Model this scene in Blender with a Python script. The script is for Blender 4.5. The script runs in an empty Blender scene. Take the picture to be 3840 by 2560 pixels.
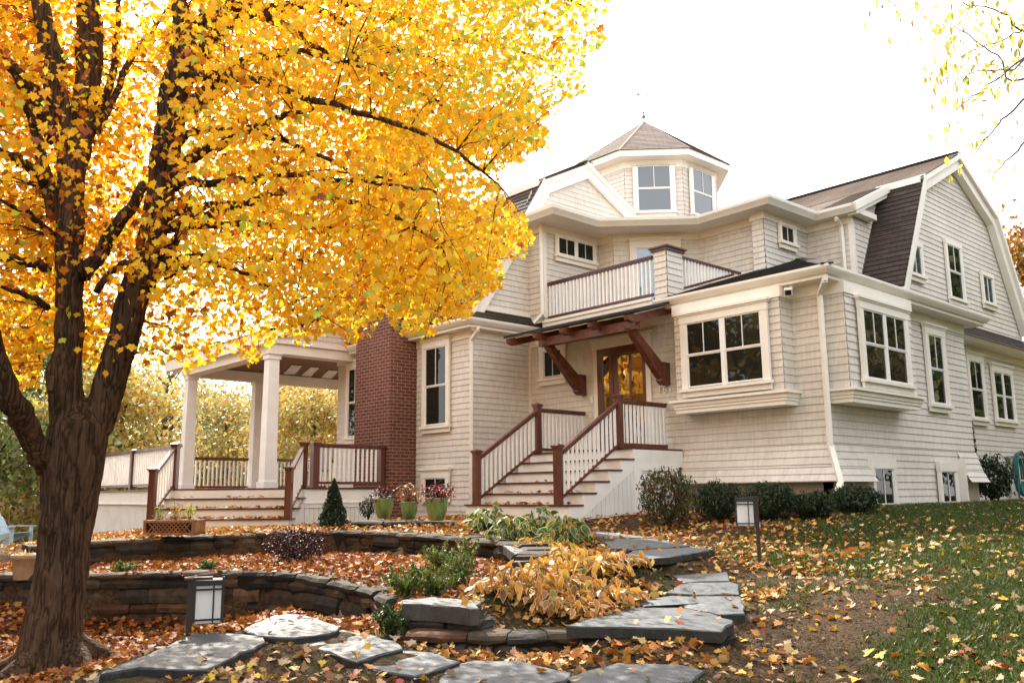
import bpy, math, random
import numpy as np
from mathutils import Vector, Matrix
random.seed(7); RNG = np.random.default_rng(11)
C = bpy.context.scene.collection
# ------------------------------------------------------------------ camera geometry (metres, Z up)
FPX, YAW, PIT, ROL, CZ = 3270.0, math.radians(-48.05), math.radians(9.9), math.radians(-0.52), 1.6
_cy, _sy, _cp, _sp, _cr, _sr = math.cos(YAW), math.sin(YAW), math.cos(PIT), math.sin(PIT), math.cos(ROL), math.sin(ROL)
FWD = np.array([_sy*_cp, _cy*_cp, _sp]); _r0 = np.array([_cy, -_sy, 0.0]); _u0 = np.cross(_r0, FWD)
RGT = _r0*_cr + _u0*_sr; UPV = _u0*_cr - _r0*_sr
EYE = np.array([0, 0, CZ])
def ray(px, py):
    return RGT*(px/.6125-1920) - UPV*(py/.6125-1280) + FWD*FPX
def WZ(px, py, z):                      # survey point: where a sight line meets height z
    d = ray(px, py); return EYE + d*((z-CZ)/d[2])
def WD(px, py, dist):                   # survey point at a horizontal distance
    d = ray(px, py); return EYE + d*(dist/math.hypot(d[0], d[1]))
def proj(P):
    Q = np.asarray(P, float)-EYE; x, y, w = Q@RGT, Q@UPV, Q@FWD
    w = np.where(np.abs(w) < 1e-6, 1e-6, w)
    return (x/w*FPX+1920)*.6125, (1280-y/w*FPX)*.6125, w
# ------------------------------------------------------------------ objects, names, labels
def tag(o, label=None, cat=None, group=None, kind=None):
    if label: o['label'] = label
    if cat: o['category'] = cat
    if group: o['group'] = group
    if kind: o['kind'] = kind
    return o
def thing(name, label, cat, loc=(0, 0, 0), group=None, rz=0):
    o = bpy.data.objects.new(name, None); C.objects.link(o)
    o.location = loc; o.rotation_euler = (0, 0, rz); o.empty_display_size = .2
    return tag(o, label, cat, group)
def link(name, me, parent=None, local=False):
    o = bpy.data.objects.new(name, me); C.objects.link(o)
    if parent is not None:
        o.parent = parent
        if not local:
            w = Matrix.Identity(4); p = parent
            while p is not None:
                if p.type == 'EMPTY': w = Matrix.Translation(p.location) @ Matrix.Rotation(p.rotation_euler[2], 4, 'Z')
                p = p.parent
            o.matrix_parent_inverse = w.inverted() if parent.type == 'EMPTY' else Matrix.Identity(4)
    return o
def dup(o, parent=None):
    c = o.copy(); C.objects.link(c)
    if parent is not None: c.parent = parent
    for ch in list(o.children): dup(ch, c)
    return c
class Fr:                                # a wall frame: u along, v up, d out
    def __init__(s, O, U, N, V=(0, 0, 1)):
        s.O = np.array(O, float); s.U = np.array(U, float); s.N = np.array(N, float); s.V = np.array(V, float)
        s.U /= np.linalg.norm(s.U); s.N /= np.linalg.norm(s.N); s.V /= np.linalg.norm(s.V)
    def p(s, u, v, d=0.): return s.O + s.U*u + s.V*v + s.N*d
S2 = 2**-.5
def FrontY(y): return Fr((0, y, 0), (1, 0, 0), (0, -1, 0))      # faces -Y, u = X
def RightX(x): return Fr((x, 0, 0), (0, 1, 0), (1, 0, 0))       # faces +X, u = Y
WORLD = Fr((0, 0, 0), (1, 0, 0), (0, 1, 0))                     # box(u=x, v=z, d=y)
class MB:
    def __init__(s): s.v = []; s.f = []; s.m = []; s.c = []; s.col = (1, 1, 1)
    def add(s, pts, faces, mi=0):
        b = len(s.v); s.v += [tuple(map(float, p)) for p in pts]; s.c += [s.col]*len(pts)
        for f in faces: s.f.append([b+i for i in f]); s.m.append(mi)
    def poly(s, pts, mi=0): s.add(pts, [list(range(len(pts)))], mi)
    def box(s, fr, u0, u1, v0, v1, d0, d1, mi=0):
        P = [fr.p(u, v, d) for d in (d0, d1) for v in (v0, v1) for u in (u0, u1)]
        F = [(0, 2, 3, 1), (4, 5, 7, 6), (0, 1, 5, 4), (2, 6, 7, 3), (0, 4, 6, 2), (1, 3, 7, 5)]
        h = np.dot(np.cross(fr.U, fr.V), fr.N)*(u1-u0)*(v1-v0)*(d1-d0)
        if h < 0: F = [tuple(reversed(f)) for f in F]
        s.add(P, F, mi)
    def bx(s, x0, x1, y0, y1, z0, z1, mi=0): s.box(WORLD, x0, x1, z0, z1, y0, y1, mi)
    def bar(s, a, b, w, h, mi=0, up=(0, 0, 1)):          # rectangular bar from a to b
        a = np.array(a, float); b = np.array(b, float); t = b-a; L = np.linalg.norm(t); t /= L
        sd = np.cross(t, up); n = np.linalg.norm(sd); sd = sd/n if n > 1e-6 else np.array([1., 0, 0]); u = np.cross(sd, t)
        s.box(Fr(a, t, sd, u), 0, L, -h/2, h/2, -w/2, w/2, mi)
    def prism(s, pts, vec, mi=0):                        # planar polygon extruded by vec
        n = len(pts); P = [np.array(p, float) for p in pts]; v = np.array(vec, float)
        nn = sum((np.cross(P[i]-P[0], P[(i+1) % n]-P[0]) for i in range(n)), np.zeros(3))
        F = [list(range(n)), list(range(2*n-1, n-1, -1))] + [[i, i+n, (i+1) % n+n, (i+1) % n] for i in range(n)]
        if np.dot(nn, v) > 0: F = [list(reversed(f)) for f in F]
        s.add(P+[p+v for p in P], F, mi)
    def tube(s, pts, rad, n=8, mi=0, jit=0, cap=True):
        pts = [np.array(p, float) for p in pts]; k = len(pts); rad = list(rad) if hasattr(rad, '__len__') else [rad]*k
        ref = np.array([.31, .17, .93]); V = []
        for i in range(k):
            t = pts[min(i+1, k-1)]-pts[max(i-1, 0)]; t /= max(np.linalg.norm(t), 1e-9)
            a = np.cross(t, ref); 
            if np.linalg.norm(a) < .05: a = np.cross(t, (1, 0, 0))
            a /= np.linalg.norm(a); b = np.cross(t, a)
            for j in range(n):
                q = 2*math.pi*j/n; r = rad[i]*(1+jit*(random.random()-.5))
                V.append(pts[i]+a*math.cos(q)*r+b*math.sin(q)*r)
        F = [(i*n+j, i*n+(j+1) % n, (i+1)*n+(j+1) % n, (i+1)*n+j) for i in range(k-1) for j in range(n)]
        if cap: F += [tuple(range(n-1, -1, -1)), tuple(range((k-1)*n, k*n))]
        s.add(V, F, mi)
    def lathe(s, o, prof, n=24, mi=0):
        V = [(o[0]+r*math.cos(2*math.pi*j/n), o[1]+r*math.sin(2*math.pi*j/n), o[2]+z) for r, z in prof for j in range(n)]
        k = len(prof)
        s.add(V, [(i*n+j, i*n+(j+1) % n, (i+1)*n+(j+1) % n, (i+1)*n+j) for i in range(k-1) for j in range(n)], mi)
    def lapped(s, pts, step=.125, amp=.015, mi=0, off=.003, v0=None):   # overlapping courses on a convex planar polygon
        P = [np.array(p, float) for p in pts]; n = len(P)
        N = sum((np.cross(P[i]-P[0], P[(i+1) % n]-P[0]) for i in range(n)), np.zeros(3)); N /= np.linalg.norm(N)
        t = np.cross((0, 0, 1), N); t /= np.linalg.norm(t); b = np.cross(N, t)
        q = [(p@t, p@b) for p in P]; dd = P[0]@N
        lo, hi = min(x[1] for x in q), max(x[1] for x in q)
        def clip(poly, y, keep_above):
            out = []
            for i in range(len(poly)):
                a, c = poly[i], poly[(i+1) % len(poly)]
                ia, ic = (a[1] >= y) == keep_above, (c[1] >= y) == keep_above
                if ia: out.append(a)
                if ia != ic:
                    w = (y-a[1])/(c[1]-a[1]); out.append((a[0]+(c[0]-a[0])*w, y))
            return out
        k0 = math.floor(lo/step)
        for k in range(k0, int(hi/step)+1):
            y0, y1 = k*step, (k+1)*step
            pl = clip(clip(q, y0, True), y1, False)
            if len(pl) < 3: continue
            f = lambda x, y, e: t*x+b*y+N*(dd+off+e)
            s.poly([f(x, y, amp*(1-(y-y0)/step)) for x, y in pl], mi)
            bot = [x for x, y in pl if abs(y-max(y0, lo)) < 1e-6]
            if len(bot) >= 2:
                xa, xb, y = min(bot), max(bot), max(y0, lo)
                s.poly([f(xb, y, amp), f(xa, y, amp), f(xa, y, -off), f(xb, y, -off)][::-1], mi)
    def sweep(s, path, prof, mi=0, closed=False):        # plan polyline, profile of (out, z); out is to the right of travel
        P = [np.array(p[:2], float) for p in path]; n = len(P); R = []
        for i in range(n):
            a = P[i]-P[i-1] if i > 0 else P[1]-P[0]; b = P[i+1]-P[i] if i < n-1 else P[-1]-P[-2]
            a /= np.linalg.norm(a); b /= np.linalg.norm(b)
            na, nb = np.array([a[1], -a[0]]), np.array([b[1], -b[0]])
            m = (na+nb); m /= (1+na@nb); R.append(m)
        k = len(prof); V = [(*(P[i]+R[i]*o), z) for i in range(n) for o, z in prof]
        F = [(i*k+j, i*k+(j+1) % k, (i+1)*k+(j+1) % k, (i+1)*k+j) for i in range(n-1) for j in range(k)]
        F += [tuple(range(k-1, -1, -1)), tuple(range((n-1)*k, n*k))]
        s.add(V, F, mi)
    def build(s, name, mats, parent=None, smooth=False, label=None):
        me = bpy.data.meshes.new(name); me.from_pydata(s.v, [], s.f)
        for m in (mats if isinstance(mats, (list, tuple)) else [mats]): me.materials.append(m)
        me.polygons.foreach_set('material_index', s.m)
        uv = me.uv_layers.new(name='UVMap'); co = np.array(s.v, float); U = np.zeros((len(me.loops), 2)); li = 0
        for f in s.f:
            p = co[f]; nrm = np.zeros(3); c0 = p[0]
            for i in range(1, len(f)-1): nrm += np.cross(p[i]-c0, p[i+1]-c0)
            l = np.linalg.norm(nrm); nrm = nrm/l if l > 1e-12 else np.array([0, 0, 1.])
            t = np.array([-nrm[1], nrm[0], 0.]); l = math.hypot(t[0], t[1])
            t = t/l if l > .05 else np.array([1., 0, 0]); b = np.cross(nrm, t)
            U[li:li+len(f), 0] = p@t; U[li:li+len(f), 1] = p@b; li += len(f)
        uv.data.foreach_set('uv', U.ravel())
        ca = me.color_attributes.new('col', 'FLOAT_COLOR', 'POINT')
        ca.data.foreach_set('color', np.c_[np.array(s.c, float).reshape(-1, 3), np.ones(len(s.v))].ravel())
        if smooth: me.polygons.foreach_set('use_smooth', [True]*len(me.polygons))
        me.update(); o = link(name, me, parent)
        if label: o['label'] = label
        return o
def trimesh(name, V, F, col, mats, mi=None, smooth=False):
    me = bpy.data.meshes.new(name); V = np.asarray(V, float); F = np.asarray(F, np.int32)
    me.vertices.add(len(V)); me.vertices.foreach_set('co', V.ravel()); k = F.shape[1]
    me.loops.add(F.size); me.loops.foreach_set('vertex_index', F.ravel())
    me.polygons.add(len(F)); me.polygons.foreach_set('loop_start', np.arange(0, F.size, k, dtype=np.int32))
    me.polygons.foreach_set('loop_total', np.full(len(F), k, np.int32))
    for m in (mats if isinstance(mats, (list, tuple)) else [mats]): me.materials.append(m)
    if mi is not None: me.polygons.foreach_set('material_index', np.asarray(mi, np.int32))
    if smooth: me.polygons.foreach_set('use_smooth', np.ones(len(F), bool))
    me.update(calc_edges=True)
    if col is not None:
        ca = me.color_attributes.new('col', 'FLOAT_COLOR', 'POINT')
        ca.data.foreach_set('color', np.c_[np.asarray(col, float), np.ones(len(V))].ravel())
    return me
# leaf templates: (verts, tris)
def _maple():
    h = [(0, -.40), (.40, -.52), (.50, -.20), (.97, .10), (.66, .26), (.74, .52), (.36, .46), (.25, .72)]
    o = h+[(0, 1.0)]+[(-x, y) for x, y in reversed(h[1:])]
    V = [(0, .02, 0)]+[(x, y, .16*abs(x)-.16*max(y, 0)**2) for x, y in o]
    n = len(o); return np.array(V), np.array([(0, 1+i, 1+(i+1) % n) for i in range(n)])
MAPLE = _maple()
OVAL = (np.array([(0, -.6, 0), (.3, -.1, .07), (0, -.05, 0), (-.3, -.1, .07), (.22, .4, .03), (-.22, .4, .03), (0, .8, -.12)]),
        np.array([(0, 1, 2), (0, 2, 3), (1, 4, 2), (2, 5, 3), (4, 6, 2), (2, 6, 5)]))
DIAM = (np.array([(0, -.7, 0), (.55, 0, .12), (0, .8, -.1), (-.55, 0, .12)]), np.array([(0, 1, 2), (0, 2, 3)]))
def rotm(yaw, tilt, roll):
    cz, sz, cx, sx, cy, sy = np.cos(yaw), np.sin(yaw), np.cos(tilt), np.sin(tilt), np.cos(roll), np.sin(roll)
    o, i = np.zeros_like(cz), np.ones_like(cz)
    Rz = np.stack([np.stack([cz, -sz, o], -1), np.stack([sz, cz, o], -1), np.stack([o, o, i], -1)], -2)
    Rx = np.stack([np.stack([i, o, o], -1), np.stack([o, cx, -sx], -1), np.stack([o, sx, cx], -1)], -2)
    Ry = np.stack([np.stack([cy, o, sy], -1), np.stack([o, i, o], -1), np.stack([-sy, o, cy], -1)], -2)
    return Rz@Rx@Ry
def leaves(pos, size, col, tpl, yaw=None, tilt=None, roll=None, vary=.35):
    n = len(pos); T, F = tpl
    yaw = RNG.uniform(0, 2*np.pi, n) if yaw is None else yaw
    tilt = RNG.uniform(-np.pi, np.pi, n) if tilt is None else tilt
    roll = RNG.uniform(-.9, .9, n) if roll is None else roll
    R = rotm(yaw, tilt, roll); sz = size*(1+vary*RNG.uniform(-1, 1, n))
    Tn = T[None].repeat(n, 0).copy(); Tn[:, :, 2] *= RNG.uniform(-.5, 2.2, n)[:, None]; Tn[:, :, 0] *= RNG.uniform(.7, 1.1, n)[:, None]
    V = np.einsum('nij,nkj->nki', R, Tn)*sz[:, None, None]+np.asarray(pos)[:, None, :]
    k = len(T); FF = (F[None]+np.arange(n)[:, None, None]*k).reshape(-1, 3)
    return V.reshape(-1, 3), FF, np.repeat(col, k, 0)
def palette(n, cols, wts, jit=.12):
    c = np.array(cols, float)[RNG.choice(len(cols), n, p=np.array(wts)/sum(wts))]
    return np.clip(c*(1+jit*RNG.normal(size=(n, 1)))*(1+.05*RNG.normal(size=(n, 3))), .004, .95)
def inpoly(x, y, poly):
    x = np.asarray(x); y = np.asarray(y); r = np.zeros(x.shape, bool); n = len(poly); j = n-1
    for i in range(n):
        xi, yi = poly[i][0], poly[i][1]; xj, yj = poly[j][0], poly[j][1]
        if yi != yj: r ^= ((yi > y) != (yj > y)) & (x < (xj-xi)*(y-yi)/(yj-yi)+xi)
        j = i
    return r
def vnoise(x, y, s, seed=0):                             # cheap smooth value noise 0..1
    x = np.asarray(x)/s; y = np.asarray(y)/s; xi = np.floor(x).astype(int); yi = np.floor(y).astype(int); fx = x-xi; fy = y-yi
    h = lambda a, b: np.modf(np.abs(np.sin(a*127.1+b*311.7+seed*74.7)*43758.5453))[0]
    sx = fx*fx*(3-2*fx); sy = fy*fy*(3-2*fy)
    return (h(xi, yi)*(1-sx)+h(xi+1, yi)*sx)*(1-sy)+(h(xi, yi+1)*(1-sx)+h(xi+1, yi+1)*sx)*sy
# ------------------------------------------------------------------ materials
def mat(name, base, rough=.6, spec=.5, metal=0., bump=None, bstr=.3, bdist=.02, var=0., vscale=4., coords='Object', stretch=None, col2=None, attr=False, trans=0., coat=0.):
    m = bpy.data.materials.new(name); m.use_nodes = True; nt = m.node_tree; N = nt.nodes; L = nt.links
    b = N['Principled BSDF']; b.inputs['Roughness'].default_value = rough; b.inputs['Metallic'].default_value = metal
    b.inputs['Specular IOR Level'].default_value = spec; b.inputs['Coat Weight'].default_value = coat
    b.inputs['Base Color'].default_value = (*base, 1)
    tc = N.new('ShaderNodeTexCoord'); mp = N.new('ShaderNodeMapping'); L.new(tc.outputs[coords], mp.inputs[0])
    if stretch: mp.inputs['Scale'].default_value = stretch
    src = None
    if attr:
        a = N.new('ShaderNodeAttribute'); a.attribute_name = 'col'; src = a.outputs['Color']
        if tuple(base) != (1, 1, 1):
            mx = N.new('ShaderNodeMix'); mx.data_type = 'RGBA'; mx.blend_type = 'MULTIPLY'; mx.inputs[0].default_value = 1
            L.new(src, mx.inputs[6]); mx.inputs[7].default_value = (*base, 1); src = mx.outputs[2]
    if var or col2:
        nz = N.new('ShaderNodeTexNoise'); nz.inputs['Scale'].default_value = vscale; nz.inputs['Detail'].default_value = 6; nz.inputs['Roughness'].default_value = .65
        L.new(mp.outputs[0], nz.inputs[0]); rp = N.new('ShaderNodeValToRGB'); rp.color_ramp.elements[0].position = .32; rp.color_ramp.elements[1].position = .68
        L.new(nz.outputs[0], rp.inputs[0])
        if attr:
            rp.color_ramp.elements[0].color = (1-var,)*3+(1,); rp.color_ramp.elements[1].color = (1+var,)*3+(1,)
            mx = N.new('ShaderNodeMix'); mx.data_type = 'RGBA'; mx.blend_type = 'MULTIPLY'; mx.inputs[0].default_value = 1
            L.new(src, mx.inputs[6]); L.new(rp.outputs[0], mx.inputs[7]); src = mx.outputs[2]
        else:
            c2 = col2 or tuple(min(1, x*(1+var)) for x in base); c1 = base if col2 else tuple(x*(1-var) for x in base)
            rp.color_ramp.elements[0].color = (*c1, 1); rp.color_ramp.elements[1].color = (*c2, 1); src = rp.outputs[0]
    if src is not None: L.new(src, b.inputs['Base Color'])
    if bump:
        nz = N.new('ShaderNodeTexNoise'); nz.inputs['Scale'].default_value = bump; nz.inputs['Detail'].default_value = 7; nz.inputs['Roughness'].default_value = .6
        L.new(mp.outputs[0], nz.inputs[0]); bp = N.new('ShaderNodeBump'); bp.inputs['Strength'].default_value = bstr; bp.inputs['Distance'].default_value = bdist
        L.new(nz.outputs[0], bp.inputs['Height']); L.new(bp.outputs[0], b.inputs['Normal'])
    if trans:
        t = N.new('ShaderNodeBsdfTranslucent'); ms = N.new('ShaderNodeMixShader'); ms.inputs[0].default_value = trans
        out = N['Material Output']
        if src is not None:
            g = N.new('ShaderNodeMix'); g.data_type = 'RGBA'; g.blend_type = 'MULTIPLY'; g.inputs[0].default_value = 1; L.new(src, g.inputs[6]); g.inputs[7].default_value = (1.15, 1.1, .8, 1)
            L.new(g.outputs[2], t.inputs[0])
        else: t.inputs[0].default_value = (*base, 1)
        L.new(b.outputs[0], ms.inputs[1]); L.new(t.outputs[0], ms.inputs[2]); L.new(ms.outputs[0], out.inputs[0])
    return m
def brickmat(name, c1, c2, mortar, w, h, gap, rough, bstr=.5, bdist=.006, var=.35, vscale=3., vstr=(1, 1, 1), offset=.5, sat=None):
    m = bpy.data.materials.new(name); m.use_nodes = True; nt = m.node_tree; N = nt.nodes; L = nt.links; b = N['Principled BSDF']
    b.inputs['Roughness'].default_value = rough; b.inputs['Specular IOR Level'].default_value = .25
    tc = N.new('ShaderNodeTexCoord'); br = N.new('ShaderNodeTexBrick'); L.new(tc.outputs['UV'], br.inputs[0]); br.offset = offset
    br.inputs['Color1'].default_value = (*c1, 1); br.inputs['Color2'].default_value = (*c2, 1); br.inputs['Mortar'].default_value = (*mortar, 1)
    br.inputs['Scale'].default_value = 1; br.inputs['Brick Width'].default_value = w; br.inputs['Row Height'].default_value = h; br.inputs['Mortar Size'].default_value = gap
    br.inputs['Mortar Smooth'].default_value = .2; br.inputs['Bias'].default_value = 0
    mp = N.new('ShaderNodeMapping'); mp.inputs['Scale'].default_value = vstr; L.new(tc.outputs['UV'], mp.inputs[0])
    nz = N.new('ShaderNodeTexNoise'); nz.inputs['Scale'].default_value = vscale; nz.inputs['Detail'].default_value = 8; nz.inputs['Roughness'].default_value = .7; L.new(mp.outputs[0], nz.inputs[0])
    rp = N.new('ShaderNodeValToRGB'); rp.color_ramp.elements[0].position = .3; rp.color_ramp.elements[1].position = .72
    rp.color_ramp.elements[0].color = (1-var,)*3+(1,); rp.color_ramp.elements[1].color = (1+var*.35,)*3+(1,); L.new(nz.outputs[0], rp.inputs[0])
    n2 = N.new('ShaderNodeTexNoise'); n2.inputs['Scale'].default_value = .55; n2.inputs['Detail'].default_value = 4; L.new(tc.outputs['Object'], n2.inputs[0])
    r2 = N.new('ShaderNodeValToRGB'); r2.color_ramp.elements[0].position = .35; r2.color_ramp.elements[1].position = .65
    r2.color_ramp.elements[0].color = (1-var*.4,)*3+(1,); r2.color_ramp.elements[1].color = (1.05,)*3+(1,); L.new(n2.outputs[0], r2.inputs[0])
    src = br.outputs[0]
    for o in (rp.outputs[0], r2.outputs[0]):
        mx = N.new('ShaderNodeMix'); mx.data_type = 'RGBA'; mx.blend_type = 'MULTIPLY'; mx.inputs[0].default_value = 1
        L.new(src, mx.inputs[6]); L.new(o, mx.inputs[7]); src = mx.outputs[2]
    L.new(src, b.inputs['Base Color'])
    ad = N.new('ShaderNodeMath'); ad.operation = 'MULTIPLY_ADD'; L.new(nz.outputs[0], ad.inputs[0]); ad.inputs[1].default_value = .5
    iv = N.new('ShaderNodeMath'); iv.operation = 'SUBTRACT'; iv.inputs[0].default_value = 1; L.new(br.outputs['Fac'], iv.inputs[1]); L.new(iv.outputs[0], ad.inputs[2])
    bp = N.new('ShaderNodeBump'); bp.inputs['Strength'].default_value = bstr; bp.inputs['Distance'].default_value = bdist; L.new(ad.outputs[0], bp.inputs['Height']); L.new(bp.outputs[0], b.inputs['Normal'])
    return m
M = dict(
 shingle=brickmat('cedar_shingle', (.765, .705, .635), (.72, .665, .60), (.65, .60, .54), .13, .125, .0015, .8, .25, .003, .22, 7, (3., .4, 1)),
 brick=brickmat('red_brick', (.145, .040, .027), (.215, .064, .040), (.34, .26, .20), .215, .075, .009, .85, .8, .008, .4, 14),
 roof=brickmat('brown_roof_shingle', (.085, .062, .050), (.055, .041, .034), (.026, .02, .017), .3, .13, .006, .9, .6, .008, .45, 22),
 rooftop=brickmat('sunlit_roof_shingle', (.39, .32, .275), (.29, .24, .205), (.16, .135, .118), .3, .13, .006, .85, .6, .008, .4, 22),  # roof shingle lightened, with sunlight on the upper slopes put into its colour
 roofdk=brickmat('charcoal_roof_shingle', (.055, .052, .05), (.035, .033, .033), (.018, .018, .018), .3, .13, .006, .9, .6, .008, .45, 22),
 moss=brickmat('weathered_roof_shingle', (.075, .062, .036), (.05, .042, .026), (.024, .02, .015), .3, .13, .006, .9, .6, .008, .5, 14),
 trim=mat('cream_paint', (.84, .79, .71), .5, .4, bump=60, bstr=.06, bdist=.004, var=.05, vscale=2.2),
 white=mat('white_paint', (.85, .83, .79), .45, .45, bump=50, bstr=.05, bdist=.004, var=.06, vscale=3),
 skirt=mat('white_skirting_paint', (.76, .75, .71), .6, .3, bump=30, bstr=.1, bdist=.004, var=.10, vscale=1.6),
 mahog=mat('mahogany', (.115, .034, .019), .32, .5, bump=40, bstr=.1, bdist=.004, var=.35, vscale=10, stretch=(1, 1, .12), coat=.15),
 mahogdk=mat('dark_mahogany', (.075, .022, .013), .35, .5, bump=40, bstr=.1, bdist=.004, var=.35, vscale=9),
 timber=mat('timber_bracket', (.135, .042, .021), .5, .4, bump=30, bstr=.2, bdist=.006, var=.45, vscale=7),
 ceil=mat('porch_ceiling_board', (.16, .07, .035), .5, .4, var=.25, vscale=6, stretch=(.2, 4, 1)),
 floor=mat('deck_board', (.16, .09, .06), .6, .3, var=.3, vscale=6, stretch=(.2, 6, 1)),
 concrete=mat('foundation_concrete', (.34, .29, .22), .85, .2, bump=40, bstr=.2, var=.2, vscale=3),
 metalgrey=mat('galvanised_metal', (.35, .38, .40), .4, .5, metal=.6, var=.1),
 copper=mat('green_copper', (.10, .22, .23), .5, .5, metal=.3, var=.3, vscale=20),
 black=mat('black_metal', (.012, .011, .010), .45, .5, bump=80, bstr=.05),
 bronze=mat('bronze_post', (.05, .032, .022), .5, .5, metal=.4, var=.2),
 frost=mat('frosted_glass', (.82, .82, .82), .35, .5, trans=.45),
 ceramic=mat('green_glazed_ceramic', (.10, .17, .045), .18, .6, var=.35, vscale=9, stretch=(1, 1, .35), col2=(.22, .32, .11), coat=.4),
 terra=mat('sand_terracotta', (.40, .28, .17), .8, .3, var=.2, vscale=6, bump=30, bstr=.1),
 lattice=mat('cedar_lattice', (.30, .15, .07), .7, .3, var=.3, vscale=9, bump=30, bstr=.2),
 basestone=mat('dark_base_stone', (.06, .065, .075), .7, .3, var=.2),
 panel=mat('daylit_skylight_panel', (.75, .82, .86), .08, .6),
 soil=mat('dark_soil', (.03, .02, .013), .95, .1, bump=30, bstr=.5),
 bluechair=mat('pale_blue_paint', (.45, .58, .66), .5, .4, var=.1),
 hose=mat('teal_hose', (.015, .13, .12), .4, .5, var=.1),
 stone=mat('fieldstone', (1, 1, 1), .85, .25, attr=True, bump=26, bstr=.55, bdist=.02, var=.45, vscale=9),
 slate=mat('bluestone', (1, 1, 1), .62, .4, attr=True, bump=8, bstr=.9, bdist=.025, var=.35, vscale=4, stretch=(1, 2.6, 1)),
 leaf=mat('maple_leaf', (1, 1, 1), .5, .35, attr=True, trans=.58),
 litter=mat('dry_leaf', (1, 1, 1), .65, .25, attr=True, trans=.12),
 foliage=mat('foliage', (1, 1, 1), .5, .4, attr=True, trans=.3),
 grassm=mat('grass_blade', (1, 1, 1), .55, .3, attr=True, trans=.3),
 twig=mat('twig_bark', (.045, .028, .018), .9, .2, var=.3, vscale=20),
 twigfar=mat('far_branch_bark', (.10, .08, .065), .9, .2, var=.3, vscale=5),
)
def glassmat(name, tint, ior, rough=.015, wob=.25):
    m = bpy.data.materials.new(name); m.use_nodes = True; N = m.node_tree.nodes; L = m.node_tree.links; b = N['Principled BSDF']
    b.inputs['Base Color'].default_value = (*tint, 1); b.inputs['Roughness'].default_value = rough; b.inputs['IOR'].default_value = ior
    tc = N.new('ShaderNodeTexCoord'); nz = N.new('ShaderNodeTexNoise'); nz.inputs['Scale'].default_value = 2.5; nz.inputs['Detail'].default_value = 1
    L.new(tc.outputs['Object'], nz.inputs[0]); bp = N.new('ShaderNodeBump'); bp.inputs['Strength'].default_value = wob; bp.inputs['Distance'].default_value = .006
    L.new(nz.outputs[0], bp.inputs['Height']); L.new(bp.outputs[0], b.inputs['Normal'])
    return m
M['glass'] = glassmat('window_glass', (.013, .014, .011), 1.42)
M['mirror'] = glassmat('coated_door_glass', (.02, .018, .014), 4.6, .01, .4)
M['cupglass'] = glassmat('sky_reflecting_glass', (.05, .06, .065), 2.0)
M['skytint_glass'] = glassmat('sky_tinted_door_glass', (.10, .20, .27), 2.2)  # blue of the reflected sky put into the base colour
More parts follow.
